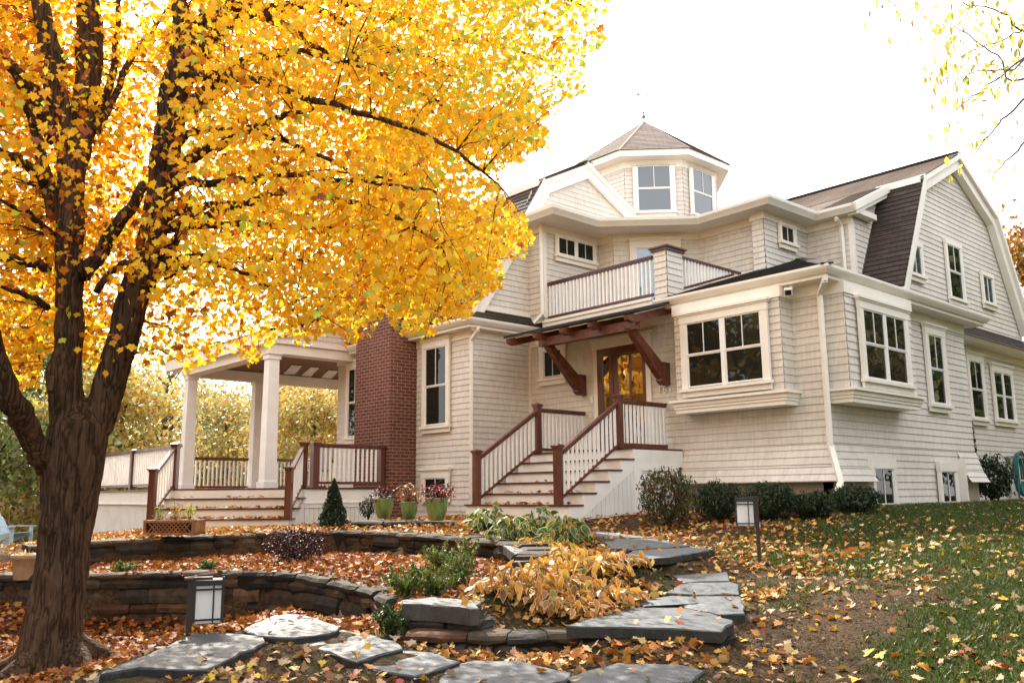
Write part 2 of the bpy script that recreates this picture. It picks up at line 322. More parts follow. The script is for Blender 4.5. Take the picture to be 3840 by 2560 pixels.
def barkmat():
    m = bpy.data.materials.new('maple_bark'); m.use_nodes = True; N = m.node_tree.nodes; L = m.node_tree.links; b = N['Principled BSDF']
    b.inputs['Roughness'].default_value = .9; b.inputs['Specular IOR Level'].default_value = .15
    tc = N.new('ShaderNodeTexCoord'); mp = N.new('ShaderNodeMapping'); mp.inputs['Scale'].default_value = (1, 1, .11); L.new(tc.outputs['Object'], mp.inputs[0])
    wz = N.new('ShaderNodeTexNoise'); wz.inputs['Scale'].default_value = 3; L.new(tc.outputs['Object'], wz.inputs[0])
    va = N.new('ShaderNodeMix'); va.data_type = 'VECTOR'; va.inputs[0].default_value = .025; L.new(mp.outputs[0], va.inputs[4]); L.new(wz.outputs['Color'], va.inputs[5])
    rg = N.new('ShaderNodeTexNoise'); rg.inputs['Scale'].default_value = 15; rg.inputs['Detail'].default_value = 3; rg.inputs['Roughness'].default_value = .55; L.new(va.outputs[1], rg.inputs[0])
    s1 = N.new('ShaderNodeMath'); s1.operation = 'SUBTRACT'; L.new(rg.outputs[0], s1.inputs[0]); s1.inputs[1].default_value = .5
    vo = N.new('ShaderNodeMath'); vo.operation = 'ABSOLUTE'; L.new(s1.outputs[0], vo.inputs[0])
    nz = N.new('ShaderNodeTexNoise'); nz.inputs['Scale'].default_value = 30; nz.inputs['Detail'].default_value = 8; nz.inputs['Roughness'].default_value = .7; L.new(mp.outputs[0], nz.inputs[0])
    pa = N.new('ShaderNodeTexNoise'); pa.inputs['Scale'].default_value = 2.2; pa.inputs['Detail'].default_value = 3; L.new(mp.outputs[0], pa.inputs[0])
    rp = N.new('ShaderNodeValToRGB'); e = rp.color_ramp.elements; e[0].position = .3; e[0].color = (.030, .021, .015, 1); e[1].position = .74; e[1].color = (.20, .115, .065, 1)
    ad = N.new('ShaderNodeMath'); ad.operation = 'MULTIPLY_ADD'; L.new(nz.outputs[0], ad.inputs[0]); ad.inputs[1].default_value = .5; 
    a2 = N.new('ShaderNodeMath'); a2.operation = 'MULTIPLY'; L.new(pa.outputs[0], a2.inputs[0]); a2.inputs[1].default_value = .55; L.new(a2.outputs[0], ad.inputs[2]); L.new(ad.outputs[0], rp.inputs[0])
    ck = N.new('ShaderNodeValToRGB'); ck.color_ramp.elements[0].position = .0; ck.color_ramp.elements[0].color = (.30, .27, .26, 1); ck.color_ramp.elements[1].position = .07; ck.color_ramp.elements[1].color = (1, 1, 1, 1); L.new(vo.outputs[0], ck.inputs[0])
    cm = N.new('ShaderNodeMix'); cm.data_type = 'RGBA'; cm.blend_type = 'MULTIPLY'; cm.inputs[0].default_value = 1; L.new(rp.outputs[0], cm.inputs[6]); L.new(ck.outputs[0], cm.inputs[7]); L.new(cm.outputs[2], b.inputs['Base Color'])
    h = N.new('ShaderNodeMath'); h.operation = 'MULTIPLY_ADD'; L.new(vo.outputs[0], h.inputs[0]); h.inputs[1].default_value = 5.; L.new(nz.outputs[0], h.inputs[2])
    bp = N.new('ShaderNodeBump'); bp.inputs['Strength'].default_value = 1; bp.inputs['Distance'].default_value = .05; L.new(h.outputs[0], bp.inputs['Height']); L.new(bp.outputs[0], b.inputs['Normal'])
    return m
M['bark'] = barkmat()
# ------------------------------------------------------------------ terrain
PA = np.array([(0,0,.22),(3,-3,.2),(-4,-3,.2),(2,4,.35),(5,8,.7),(8,16,1.2),(-2,5.5,.42),(-2.1,6,.45),(-3.9,4.7,.37),(-5,3.4,.40),(-5.6,2.8,.40),(-4.1,5.8,.43),(-5.5,4.4,.42),
 (-2.7,8.1,.78),(-3.9,7.4,.68),(-5.9,9.6,.84),(-8,8.8,1.04),(-9.3,9.6,1.12),(-11.4,10.3,1.19),(-10,10.2,1.2),(-9,11.5,1.25),(-9.5,13,1.3),(-7,13,1.32),(-4,11,1.05),(-3,14,1.2),
 (-6.8,15,1.34),(-6.8,18,1.34),(-7,22,1.36),(-7,26,1.38),(-4,20,1.35),(2,20,1.35),(0,30,1.4),(-8,34,1.3),(-12,11,1.2),(-14,10.8,1.15),(-11,9,1.15),(-12.4,8.3,1.1),(-14,9.3,1.08),(-15.3,8.2,.99),(-16.5,7.2,.98),(-17.3,6.2,.97),(-18.5,6.3,.9),
 (-12.9,5.7,.99),(-12.8,4.2,.97),(-12,7.5,1.04),(-10,7.6,1.02),(-8.5,7.6,1.0),(-7.2,6.8,.93),(-15,5,.96),(-20,6,.75),(-22.6,6.8,.55),(-26,6,.35),(-30,10,0),
 (-8.8,2.4,.08),(-11.2,3.3,.1),(-10.2,4.4,.12),(-8.7,4.7,.16),(-7.6,4.4,.28),(-8,3.2,.25),(-7.4,2,.2),(-9,0,.05),(-7,0,.2),(-12,1,.05),(-14,-3,0),(-6.6,3.9,.5),(-7.2,3.85,.52),(-6.9,3.1,.52),(-6.6,2.4,.48),(-6.3,3.2,.50),(-5.7,3.9,.46),(-6.1,4.2,.45),
 (-18,-6,-.2),(-40,10,-1.1),(-60,30,-1.6),(-60,-20,-1.6),(-40,50,-1),(0,60,1),(40,40,.6),(40,-30,0),(0,-50,0),(-110,40,-2),(-40,120,-1.5),(60,120,0),(-110,-80,-2),(100,0,0),(0,-110,0),(-30,20,-.2),(-24,14,.2),(-16,24,.8)], float)
PB = np.array([(-12.4,2.7,.6),(-11.3,3.5,.66),(-10,5,.68),(-8.4,5.1,.66),(-7.2,5,.62),(-6.6,4.7,.6),(-7.2,6.6,.74),(-8.6,7.2,.75),(-10,7.2,.73),(-12,6.6,.69),(-12.8,4,.66),(-13.5,2.5,.6),(-16,2,.45),(-20,3,.2),(-26,5,-.3),(-34,7,-.9),(-50,10,-1.4),(-16,-1,.3),(-24,-3,0),(-40,-5,-1.1),(-15,4.2,.7)], float)
# flagstones of the path, surveyed outlines
MM = lambda x, y: ((900+x/2.0627)*.6125, (1800+y/2.0627)*.6125)
NN = lambda x, y: ((1700+x/1.96)*.6125, (1850+y/1.96)*.6125)
OO = lambda x, y: (x/1.153*.6125, (1200+y/1.153)*.6125)
FSPEC = []
RAMP = lambda y: float(np.interp(y, [265, 330, 385, 412, 575, 650, 740, 820, 900], [1.05, 1.0, .965, .955, .79, .745, .68, .618, .60]))
def _fs(*a, **k): FSPEC.append((a, k))
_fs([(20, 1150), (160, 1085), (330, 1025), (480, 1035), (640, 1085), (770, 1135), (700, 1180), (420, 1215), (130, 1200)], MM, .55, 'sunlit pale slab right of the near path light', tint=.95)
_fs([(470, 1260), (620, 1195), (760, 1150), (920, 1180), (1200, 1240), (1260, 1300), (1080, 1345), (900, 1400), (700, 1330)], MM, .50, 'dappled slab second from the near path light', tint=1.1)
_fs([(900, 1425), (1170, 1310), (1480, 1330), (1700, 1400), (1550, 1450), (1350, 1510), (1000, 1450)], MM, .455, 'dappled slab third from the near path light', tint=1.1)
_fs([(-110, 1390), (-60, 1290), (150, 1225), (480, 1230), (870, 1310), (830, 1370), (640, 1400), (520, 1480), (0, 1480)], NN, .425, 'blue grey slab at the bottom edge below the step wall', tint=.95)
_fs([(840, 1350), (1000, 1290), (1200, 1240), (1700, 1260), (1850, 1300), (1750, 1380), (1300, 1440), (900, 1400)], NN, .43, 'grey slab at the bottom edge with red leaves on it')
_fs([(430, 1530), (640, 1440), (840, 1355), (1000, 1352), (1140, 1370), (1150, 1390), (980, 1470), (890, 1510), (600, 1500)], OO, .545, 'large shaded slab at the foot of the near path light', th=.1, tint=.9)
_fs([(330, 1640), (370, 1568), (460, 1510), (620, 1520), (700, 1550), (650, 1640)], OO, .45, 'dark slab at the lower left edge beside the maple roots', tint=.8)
_fs([(830, 970), (1100, 880), (1330, 832), (1600, 815), (1950, 893), (2060, 930), (1970, 1010), (1600, 985), (1250, 975)], NN, .60, 'broad bluestone slab capping the lower step', th=.085, tint=1.0)
_fs([(1340, 790), (1600, 750), (2110, 752), (2145, 880), (1960, 885), (1640, 812), (1400, 825)], NN, RAMP, 'beige bluestone slab behind the lower step', th=.2, tint=1.15)
_fs([(1560, 730), (1680, 662), (1760, 662), (1770, 740)], NN, RAMP, 'small slab left of the path joint', th=.2, tint=.95)
_fs([(1690, 655), (2040, 648), (2100, 665), (2105, 738), (1785, 740), (1740, 660)], NN, RAMP, 'slab in the middle of the path between the two steps', th=.2)
_fs([(1600, 600), (2010, 575), (2030, 640), (1700, 650)], NN, RAMP, 'slab at the foot of the upper step', th=.2, tint=.95)
_fs([(1190, 480), (1330, 415), (1750, 385), (1920, 410), (1590, 465), (1240, 492)], NN, .95, 'bluestone slab capping the upper step', th=.07)
_fs([(1090, 330), (1500, 330), (1740, 383), (1320, 410), (1150, 400)], NN, RAMP, 'bluestone slab behind the upper step', tint=.95)
_fs([(980, 265), (1150, 280), (1480, 325), (1080, 325)], NN, RAMP, 'bluestone slab of the path beside the green hostas', tint=.9)
_fs([(470, 185), (560, 172), (860, 167), (760, 200), (560, 212)], NN, 1.2, 'bluestone slab at the foot of the entry staircase', tint=.9)
_fs([(445, 445), (660, 440), (680, 490), (440, 500)], NN, .93, 'upper slab of the side path beside the wall end', th=.16)
_fs([(440, 507), (640, 505), (600, 580), (360, 582)], NN, .84, 'middle slab of the side path left of the hostas', th=.16)
_fs([(100, 690), (230, 612), (480, 595), (420, 690), (280, 710)], NN, .77, 'lower slab of the side path left of the hostas', th=.16)
_fs([(1250, 925), (1500, 900), (1870, 930), (1850, 985), (1780, 992), (1500, 962), (1250, 955)], MM, .71, 'thick square boulder block beside the fern', th=.13, side=(.06, .052, .04))
_fs([(1990, 472), (2060, 472), (2230, 560), (2130, 575)], MM, .975, 'capstone at the right end of the upper wall', th=.1, tint=1.1)
_add = []
for (pts_, f_, z_, l_), k_ in FSPEC:
    if 'boulder' in l_ or 'capstone' in l_: continue
    q_ = np.array([WZ(*f_(*p), z_(p[1]) if callable(z_) else z_) for p in pts_]); c_ = q_.mean(0)
    cap_ = 'capping' in l_; s_ = .72 if cap_ else .95
    if l_.split()[0] in ('sunlit', 'dappled', 'blue', 'grey', 'large', 'dark'):
        for p in c_+(q_-c_)*1.3: _add.append((p[0], p[1], p[2]-.035))
    for p in list(c_+(q_-c_)*s_)+[c_]: _add.append((p[0], p[1], p[2]-(.055 if 'step' in l_ or 'joint' in l_ else .03)))
for q_ in ((1640, 1303, .81), (1530, 1312, .82), (1420, 1318, .83), (1690, 1297, .80), (1670, 1497, .375), (1500, 1500, .375), (1300, 1500, .375), (1100, 1500, .375), (950, 1488, .375), (1700, 1450, .47), (1745, 1296, .79), (1720, 1390, .62)): _add.append(tuple(WZ(*q_)))
PA = np.vstack([PA, np.array(_add)])
def _fit(P):
    D = np.linalg.norm(P[:, None, :2]-P[None, :, :2], axis=2); n = len(P)
    A = np.zeros((n+1, n+1)); A[:n, :n] = D - np.eye(n)*.02; A[:n, n] = 1; A[n, :n] = 1
    return np.linalg.solve(A, np.r_[P[:, 2], 0])
WA, WB = _fit(PA), _fit(PB)
def _ev(P, w, x, y):
    r = np.full(x.shape, w[-1])
    for i in range(len(P)): r += w[i]*np.hypot(x-P[i, 0], y-P[i, 1])
    return r
LOWW = [(-24,-5),(-17,-.6),(-14,1.5),(-12.36,2.68),(-11.3,3.48),(-10.6,4.25),(-10.0,4.88),(-9.3,5.1),(-8.5,5.1),(-7.6,4.98),(-6.9,4.72),(-6.15,4.3)]
UPPW = [(-6.35,5.1),(-6.75,5.9),(-7.3,6.75),(-7.9,7.25),(-8.6,7.45),(-9.9,7.5),(-11.2,7.45),(-12.1,7.2),(-12.7,6.5),(-12.98,5.6),(-12.98,4.4),(-13.0,3.5)]
T2POLY = LOWW+UPPW+[(-16,3.3),(-24,4.4),(-40,7),(-60,8),(-60,-12)]
def gz(x, y):
    x = np.asarray(x, float); y = np.asarray(y, float); sh = x.shape; x = x.ravel(); y = y.ravel()
    z = _ev(PA, WA, x, y); k = inpoly(x, y, T2POLY)
    if k.any():
        zb = _ev(PB, WB, x[k], y[k]); far = np.clip((-15-x[k])/8, 0, 1); z[k] = zb*(1-far)+np.minimum(zb, z[k])*far
    z = z+.025*(vnoise(x, y, .7, 3)-.5)+.012*(vnoise(x, y, .25, 5)-.5)
    return z.reshape(sh)
def g1(x, y): return float(gz(np.array([x]), np.array([y]))[0])
def WG(px, py, z=.6):                    # survey point on the terrain
    for _ in range(12):
        p = WZ(px, py, z); z = .5*z+.5*g1(p[0], p[1])
    return np.array([p[0], p[1], g1(p[0], p[1])])
def axis(a, b, st, far, g=1.12):
    m = list(np.arange(a, b, st)); lo, hi, s = [], [], st
    x = a
    while x > -far: s *= g; x -= s; lo.append(x)
    x = m[-1]; s = st
    while x < far: s *= g; x += s; hi.append(x)
    return np.array(lo[::-1]+m+hi)
gx, gy = axis(-14, 1, .075, 400), axis(-1, 16, .075, 400)
GX, GY = np.meshgrid(gx, gy); GZ = gz(GX, GY)
ii = np.arange(len(gx)*len(gy)).reshape(len(gy), len(gx))
GF = np.stack([ii[:-1, :-1], ii[:-1, 1:], ii[1:, 1:], ii[1:, :-1]], -1).reshape(-1, 4)
# bare earth, worn lawn and bed soil as a real-colour map of the ground
px_, py_, w_ = proj(np.stack([GX.ravel(), GY.ravel(), GZ.ravel()], -1))
def lawn(x, y):                          # 0 bare earth .. 1 green turf
    n = .55*vnoise(x, y, .9, 21)+.3*vnoise(x, y, .35, 22)+.15*vnoise(x, y, .12, 23)
    back = np.clip((y-8.0)/2.0, 0, 1)*np.clip((x+8.0)/2.0, 0, 1); right = np.clip((x+3.8)/1.2, 0, 1)
    return np.clip((n-.50+.40*back+.26*right)*3.5+.1, 0, 1)*np.clip((x+7.2)/1.2, 0, 1)
lw = lawn(GX.ravel(), GY.ravel()); n2 = vnoise(GX.ravel(), GY.ravel(), .18, 31)
earth = np.stack([.05+.035*n2, .032+.021*n2, .018+.011*n2], -1); turf = np.stack([.022+.014*n2, .032+.014*n2, .010+.004*n2], -1)
gcol = earth*(1-lw[:, None])+turf*lw[:, None]
farm = np.clip((np.hypot(GX.ravel()+8, GY.ravel()-8)-17)/8, 0, 1)[:, None]; gcol = gcol*(1-farm)+np.array([.20, .15, .06])*farm
M['ground'] = mat('earth_and_turf', (1, 1, 1), .95, .1, attr=True, bump=34, bstr=1.0, bdist=.05, var=.6, vscale=28)
g = link('ground', trimesh('ground', np.stack([GX.ravel(), GY.ravel(), GZ.ravel()], -1), GF, gcol, M['ground'], smooth=True)); g['kind'] = 'structure'

# ------------------------------------------------------------------ the house
house = thing('house', 'large white shingled house with gambrel roofs, cupola, brick chimney and balcony', 'house', (-10, 13.2, 1.3))
def window(parent, fr, u0, u1, z0, z1, units=1, rail=True, munt=1, case=.11, head=.17, sill=True, glass='glass', capt=True, base=.0, label=None, low_munt=False):
    f = MB(); b = base+.032
    f.box(fr, u0-case, u0-.0, z0-.02, z1, b, b+.055); f.box(fr, u1, u1+case, z0-.02, z1, b, b+.055)
    f.box(fr, u0-case-.01, u1+case+.01, z1, z1+head, b, b+.062)
    if capt: f.box(fr, u0-case-.05, u1+case+.05, z1+head, z1+head+.045, b, b+.10); f.box(fr, u0-case-.03, u1+case+.03, z1+head-.03, z1+head, b, b+.078)
    w = f.build('window', M['trim'], parent, label=label)
    if sill:
        s = MB(); s.box(fr, u0-case-.03, u1+case+.03, z0-.075, z0-.02, b, b+.10); s.box(fr, u0-case, u1+case, z0-.17, z0-.075, b, b+.05); s.build('sill', M['trim'], w)
    mul = .065; W_ = (u1-u0-mul*(units-1))/units
    sash = MB()
    for k in range(units):
        a = u0+k*(W_+mul); c = a+W_; t = .024
        if k: sash.box(fr, a-mul, a, z0-.02, z1, b, b+.05)
        zm = z0+(z1-z0)*.5
        spans = [(zm+.0, z1, .034), (z0, zm, .022)] if rail else [(z0, z1, .028)]
        for q, (za, zb, d) in enumerate(spans):
            sash.box(fr, a, a+t, za, zb, b+d-.01, b+d+.012); sash.box(fr, c-t, c, za, zb, b+d-.01, b+d+.012)
            sash.box(fr, a+t, c-t, zb-t, zb, b+d-.01, b+d+.012); sash.box(fr, a+t, c-t, za, za+t, b+d-.01, b+d+.012)
            mm = munt if (q == 0 or low_munt) else 0
            for j in range(mm):
                um = a+(c-a)*(j+1)/(mm+1); sash.box(fr, um-.007, um+.007, za+t, zb-t, b+d-.004, b+d+.010)
            p = MB(); e = [random.uniform(-.002, .002) for _ in range(4)]
            p.poly([fr.p(a+t-.004, za+t-.004, b+d-.004+e[0]), fr.p(c-t+.004, za+t-.004, b+d-.004+e[1]), fr.p(c-t+.004, zb-t+.004, b+d-.004+e[2]), fr.p(a+t-.004, zb-t+.004, b+d-.004+e[3])] if np.dot(np.cross(fr.U, fr.V), fr.N) > 0 else
                   [fr.p(a+t-.004, za+t-.004, b+d-.004+e[0]), fr.p(a+t-.004, zb-t+.004, b+d-.004+e[3]), fr.p(c-t+.004, zb-t+.004, b+d-.004+e[2]), fr.p(c-t+.004, za+t-.004, b+d-.004+e[1])])
            p.build('pane', M[glass], w)
    sash.build('sash', M['white'], w)
    return w
def wall(name, quads, mats=None, step=.125, trims=()):
    w = MB()
    for q in quads: w.lapped(q, step)
    for t in trims: w.box(*t, mi=1)
    return w.build(name, mats or [M['shingle'], M['trim']], house)
def fq(y, x0, x1, z0, z1): return [(x0, y, z0), (x1, y, z0), (x1, y, z1), (x0, y, z1)]
def rq(x, y0, y1, z0, z1): return [(x, y0, z0), (x, y1, z0), (x, y1, z1), (x, y0, z1)]
Y0, X1, YB, XB = 13.2, -7.1, 11.5, -14.09
# right wing: front and right walls, flared at the foot
def flare_front(x0, x1):                 # kick at the foot of the shingled wall
    return [[(x0, Y0, 2.35), (x0, Y0-.10, 1.98), (x1+.10, Y0-.10, 1.98), (x1, Y0, 2.35)][::1], [(x0, Y0-.10, 1.98), (x0, Y0-.22, 1.74), (x1+.22, Y0-.22, 1.74), (x1+.10, Y0-.10, 1.98)]]
wl = MB(); wl.lapped(fq(Y0, XB, X1, 2.35, 4.88))
for q in flare_front(-9.95, X1): wl.lapped(q[::-1] if np.cross(np.subtract(q[1], q[0]), np.subtract(q[2], q[0]))[1] > 0 else q)
wl.lapped(fq(Y0, XB, -9.95, 1.2, 2.35)); wl.bx(XB-.01, XB+.06, Y0-.05, Y0+.01, 1.3, 4.9, 1)
wl.box(FrontY(Y0), XB, X1+.03, 4.80, 4.99, 0, .035, 1)
wl.build('wall', [M['shingle'], M['trim']], house, label='front wall of the right wing behind the entry stairs')
def kick_right(y0, y1):
    return [[(X1, y0, 2.35), (X1+.10, y0-.10*(y0 == Y0), 1.98), (X1+.10, y1, 1.98), (X1, y1, 2.35)], [(X1+.10, y0-.10*(y0 == Y0), 1.98), (X1+.22, y0-.22*(y0 == Y0), 1.74), (X1+.22, y1, 1.74), (X1+.10, y1, 1.98)]]
def fixo(q, nx):
    n = np.cross(np.subtract(q[1], q[0]), np.subtract(q[2], q[0])); return q if n@np.array(nx) > 0 else q[::-1]
wr = MB(); wr.lapped(rq(X1, Y0, 19.13, 2.35, 4.88))
for q in kick_right(Y0, 14.35)+kick_right(18.25, 19.2): wr.lapped(fixo(q, (1, 0, .3)))
wr.lapped(rq(X1, 14.35, 18.25, 1.32, 2.35)); wr.box(RightX(X1), Y0-.03, 19.13, 4.80, 4.99, 0, .035, 1)
wr.box(RightX(X1), 14.33, 14.38, 1.34, 2.2, .0, .15, 1); wr.box(RightX(X1), 18.2, 18.26, 1.36, 2.2, .0, .15, 1)
wr.lapped([(-7.1, 19.13, 1.4), (-7.9, 19.13, 1.4), (-7.9, 19.13, 4.88), (-7.1, 19.13, 4.88)])
wr.build('wall', [M['shingle'], M['trim']], house, label='right side wall of the wing with basement windows')
fd = MB(); fd.bx(-14.0, -7.2, Y0+.03, 19, .9, 1.9); fd.bx(-9.9, -7.02, Y0-.06, Y0+.05, .9, 1.75); fd.bx(-7.2, -7.03, Y0-.06, 14.3, .9, 1.75); fd.bx(-7.2, -7.03, 18.3, 19.0, .9, 1.75); fd.build('foundation', M['concrete'], house)
# left bump: front wall with tall window, right wall
wb_ = MB(); wb_.lapped(fq(YB, -19.45, XB, 1.0, 5.02)); wb_.bx(-19.5, XB, YB-.035, YB-.0, 4.86, 5.06, 1)
wb_.lapped([(-19.45, 15, 1), (-19.45, YB, 1), (-19.45, YB, 5.6), (-19.45, 15, 5.6)])
wb_.build('wall', [M['shingle'], M['trim']], house, label='front wall of the left block beside the chimney')
wb2 = MB(); wb2.lapped(rq(XB, YB, Y0, 1.1, 5.02)); wb2.box(RightX(XB), YB-.03, Y0, 4.86, 5.06, 0, .035, 1)
wb2.build('wall', [M['shingle'], M['trim']], house, label='grey side wall beside the entry stairs')
# windows, ground floor
window(house, FrontY(YB), -15.62, -14.86, 3.09, 4.80, label='tall window right of the chimney')
window(house, FrontY(YB), -15.62, -14.86, 1.45, 1.95, rail=False, munt=1, sill=False, label='basement window behind the flower pots')
window(house, FrontY(YB), -18.85, -18.25, 3.02, 4.70, label='window at the porch left of the chimney')
window(house, FrontY(Y0), -13.58, -13.04, 4.08, 4.66, rail=False, munt=1, capt=True, case=.13, label='small window beside the front door')
# front bay
def bay(fr, u0, u1, label, gl):
    d = .36; m = MB()
    m.lapped([fr.p(u0, 3.22, d), fr.p(u1, 3.22, d), fr.p(u1, 4.86, d), fr.p(u0, 4.86, d)] if np.dot(np.cross(fr.U, fr.V), fr.N) > 0 else [fr.p(u1, 3.22, d), fr.p(u0, 3.22, d), fr.p(u0, 4.86, d), fr.p(u1, 4.86, d)])
    for u, sgn in ((u0, -1), (u1, 1)):
        q = [fr.p(u, 3.22, 0), fr.p(u, 3.22, d), fr.p(u, 4.86, d), fr.p(u, 4.86, 0)]; m.lapped(fixo(q, fr.U*sgn))
    m.box(fr, u0-.03, u1+.03, 4.80, 5.0, 0, d+.035, 1); m.box(fr, u0, u1, 3.2, 4.9, -.02, d-.001, 1)
    b = m.build('bay', [M['shingle'], M['trim']], house, label=label)
    s = MB(); s.box(fr, u0-.11, u1+.11, 3.19, 3.235, 0, d+.13); s.box(fr, u0-.06, u1+.06, 3.12, 3.19, 0, d+.08); s.box(fr, u0-.04, u1+.04, 3.07, 3.12, 0, d+.06); s.box(fr, u0-.02, u1+.02, 3.0, 3.07, 0, d+.04); s.build('ledge', M['trim'], b)
    window(house, fr, *gl, units=2, base=d+.02, case=.13, head=.16, label='double window of the '+label)
bay(FrontY(Y0), -9.78, -7.60, 'bay facing the entry stairs', (-9.46, -7.92, 3.44, 4.61))
bay(RightX(X1), 13.36, 15.8, 'bay on the right side wall', (13.80, 15.34, 3.42, 4.58))
window(house, RightX(X1), 17.21, 17.85, 3.25, 4.60, case=.14, head=.17, label='narrow window on the right side wall')
window(house, RightX(X1), 14.52, 15.2, 1.36, 1.97, rail=False, sill=False, capt=False, case=.1, base=.02, label='basement window behind the shrub on the right side')
window(house, RightX(X1), 17.2, 17.84, 1.36, 1.95, rail=False, sill=False, capt=False, case=.1, base=.02, label='basement window near the lawn')
# rear part of the right side
wf = MB(); wf.lapped(rq(-7.9, 19.13, 25.3, 1.3, 4.9)); wf.box(RightX(-7.9), 19.13, 25.3, 4.76, 4.94, 0, .04, 1); wf.box(RightX(-7.9), 25.22, 25.34, 1.4, 4.9, 0, .06, 1)
wf.build('wall', [M['shingle'], M['trim']], house, label='rear part of the right side wall')
window(house, RightX(-7.9), 21.3, 22.03, 3.24, 4.57, case=.13, label='first rear window of the right side')
window(house, RightX(-7.9), 22.78, 23.92, 3.28, 4.43, units=2, munt=0, case=.11, label='double rear window of the right side')
sk = MB(); sk.lapped([(-7.42, 19.13, 4.98), (-7.42, 25.6, 4.98), (-7.86, 25.1, 5.42), (-7.86, 19.13, 5.42)], .14, .012); sk.sweep([(-7.9, 19.13), (-7.9, 25.3), (-8.6, 25.3)], [(0, 4.92), (.40, 4.92), (.5, 5.0), (.48, 5.0), (0, 4.99)], 1)
sk.build('skirt_roof', [M['roof'], M['trim']], house)
# eaves
EP = lambda zs, ov: [(0, zs), (ov-.11, zs), (ov-.11, zs+.055), (ov-.07, zs+.06), (ov-.02, zs+.115), (ov, zs+.15), (ov, zs+.19), (ov-.02, zs+.19), (ov-.03, zs+.16), (0, zs+.17)]
def gutter(path, zs, ov, label=None):
    m = MB(); m.sweep(path, EP(zs, ov)); return m.build('gutter', M['trim'], house, label=label)
gutter([(-10.2, Y0), (X1, Y0), (X1, 19.13), (-7.9, 19.13)], 4.99, .44, 'gutter round the right wing')
gutter([(-19.6, YB), (XB, YB), (XB, Y0)], 5.03, .38, 'gutter over the left block')
# wing roof (low hip, dark) and skirt of the left block
rw = MB(); E_, ex, ey = 5.17, X1+.42, Y0-.42
z1_ = lambda y: E_+.33*(y-ey); z2_ = lambda x: E_+.5*(ex-x)
ytop = 17.8; xh = ex-.33*(ytop-ey)/.5
rw.lapped([(-10.12, ey, E_), (ex, ey, E_), (xh, ytop, z1_(ytop)), (-10.12, ytop, z1_(ytop))], .14, .012)
rw.lapped([(ex, ey, E_), (ex, 19.5, E_), (-8.2, 19.5, z2_(-8.2)), (-8.2, ytop, z2_(-8.2)), (xh, ytop, z1_(ytop))], .14, .012)
rw.bar((ex, ey, E_+.015), (xh, ytop, z1_(ytop)+.015), .2, .03)
rw.build('roof', M['roofdk'], house, label='charcoal hip roof of the right wing')
sl = MB(); sl.lapped([(-13.72, YB-.36, 5.19), (-13.72, Y0-.1, 5.19), (-13.97, Y0-.1, 5.52), (-13.97, YB+.2, 5.52)], .10, .012)
sl.build('skirt_roof', M['moss'], house, label='mossy skirt roof beside the canopy')
# left gambrel
def gambrel(xr, yl, zl, yb, zb, yr, zr, yb2, yl2, xl, over, name, lab, mm='roof', xsteep=None):
    r = MB(); xo = xr+over; xs = xsteep if xsteep is not None else xl
    r.lapped([(xs, yl, zl), (xo, yl, zl), (xo, yb, zb), (xs, yb, zb)], .14, .014)
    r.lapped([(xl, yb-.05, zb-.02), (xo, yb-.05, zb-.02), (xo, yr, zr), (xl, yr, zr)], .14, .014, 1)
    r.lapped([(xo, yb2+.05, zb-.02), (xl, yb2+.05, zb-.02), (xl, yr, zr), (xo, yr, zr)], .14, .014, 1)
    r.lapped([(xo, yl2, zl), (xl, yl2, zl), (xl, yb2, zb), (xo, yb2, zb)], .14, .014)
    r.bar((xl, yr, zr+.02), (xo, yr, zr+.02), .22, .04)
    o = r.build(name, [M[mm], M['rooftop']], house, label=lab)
    t = MB()
    prof = [(yl, zl), (yb, zb), (yr, zr), (yb2, zb), (yl2, zl)]
    for si, (a, b) in enumerate(zip(prof[:-1], prof[1:])):
        dx = .004*(si % 2); A = np.array([xr, a[0], a[1]]); B = np.array([xr, b[0], b[1]]); T = (B-A)/np.linalg.norm(B-A); nrm = np.array([0, -T[2], T[1]])
        e = .06
        t.box(Fr(A-T*e, T, (1, 0, 0), nrm), 0, np.linalg.norm(B-A)+2*e, -.34+dx, -.006-dx, .03, over*.75+dx, 0)
        t.box(Fr(A-T*e, T, (1, 0, 0), nrm), 0, np.linalg.norm(B-A)+2*e, -.12+dx, -.009-dx, over*.72, over+.01+dx, 0)
    t.box(Fr((0, yb-.05, zb), (1, 0, 0), (0, -1, 0)), xs, xr+over-.05, -.17, -.02, .0, .1)
    t.build('rake_board', M['trim'], o)
    return o
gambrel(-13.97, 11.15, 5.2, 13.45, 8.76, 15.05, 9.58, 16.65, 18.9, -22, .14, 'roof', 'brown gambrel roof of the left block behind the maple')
gl = MB(); gl.lapped([(-13.97, 11.75, 5.45), (-13.97, 13.2, 5.45), (-13.97, 13.2, 8.5), (-13.97, 13.0, 8.1)]); gl.lapped([(-13.97, 12.9, 7.6), (-13.97, 16.9, 7.6), (-13.97, 16.65, 8.6), (-13.97, 15.05, 9.45), (-13.97, 13.45, 8.6)])
gl.box(RightX(-13.97), 11.7, 13.1, 5.44, 5.56, 0, .05, 1)
gl.build('gable_wall', [M['shingle'], M['trim']], house, label='left gable wall under the cupola')
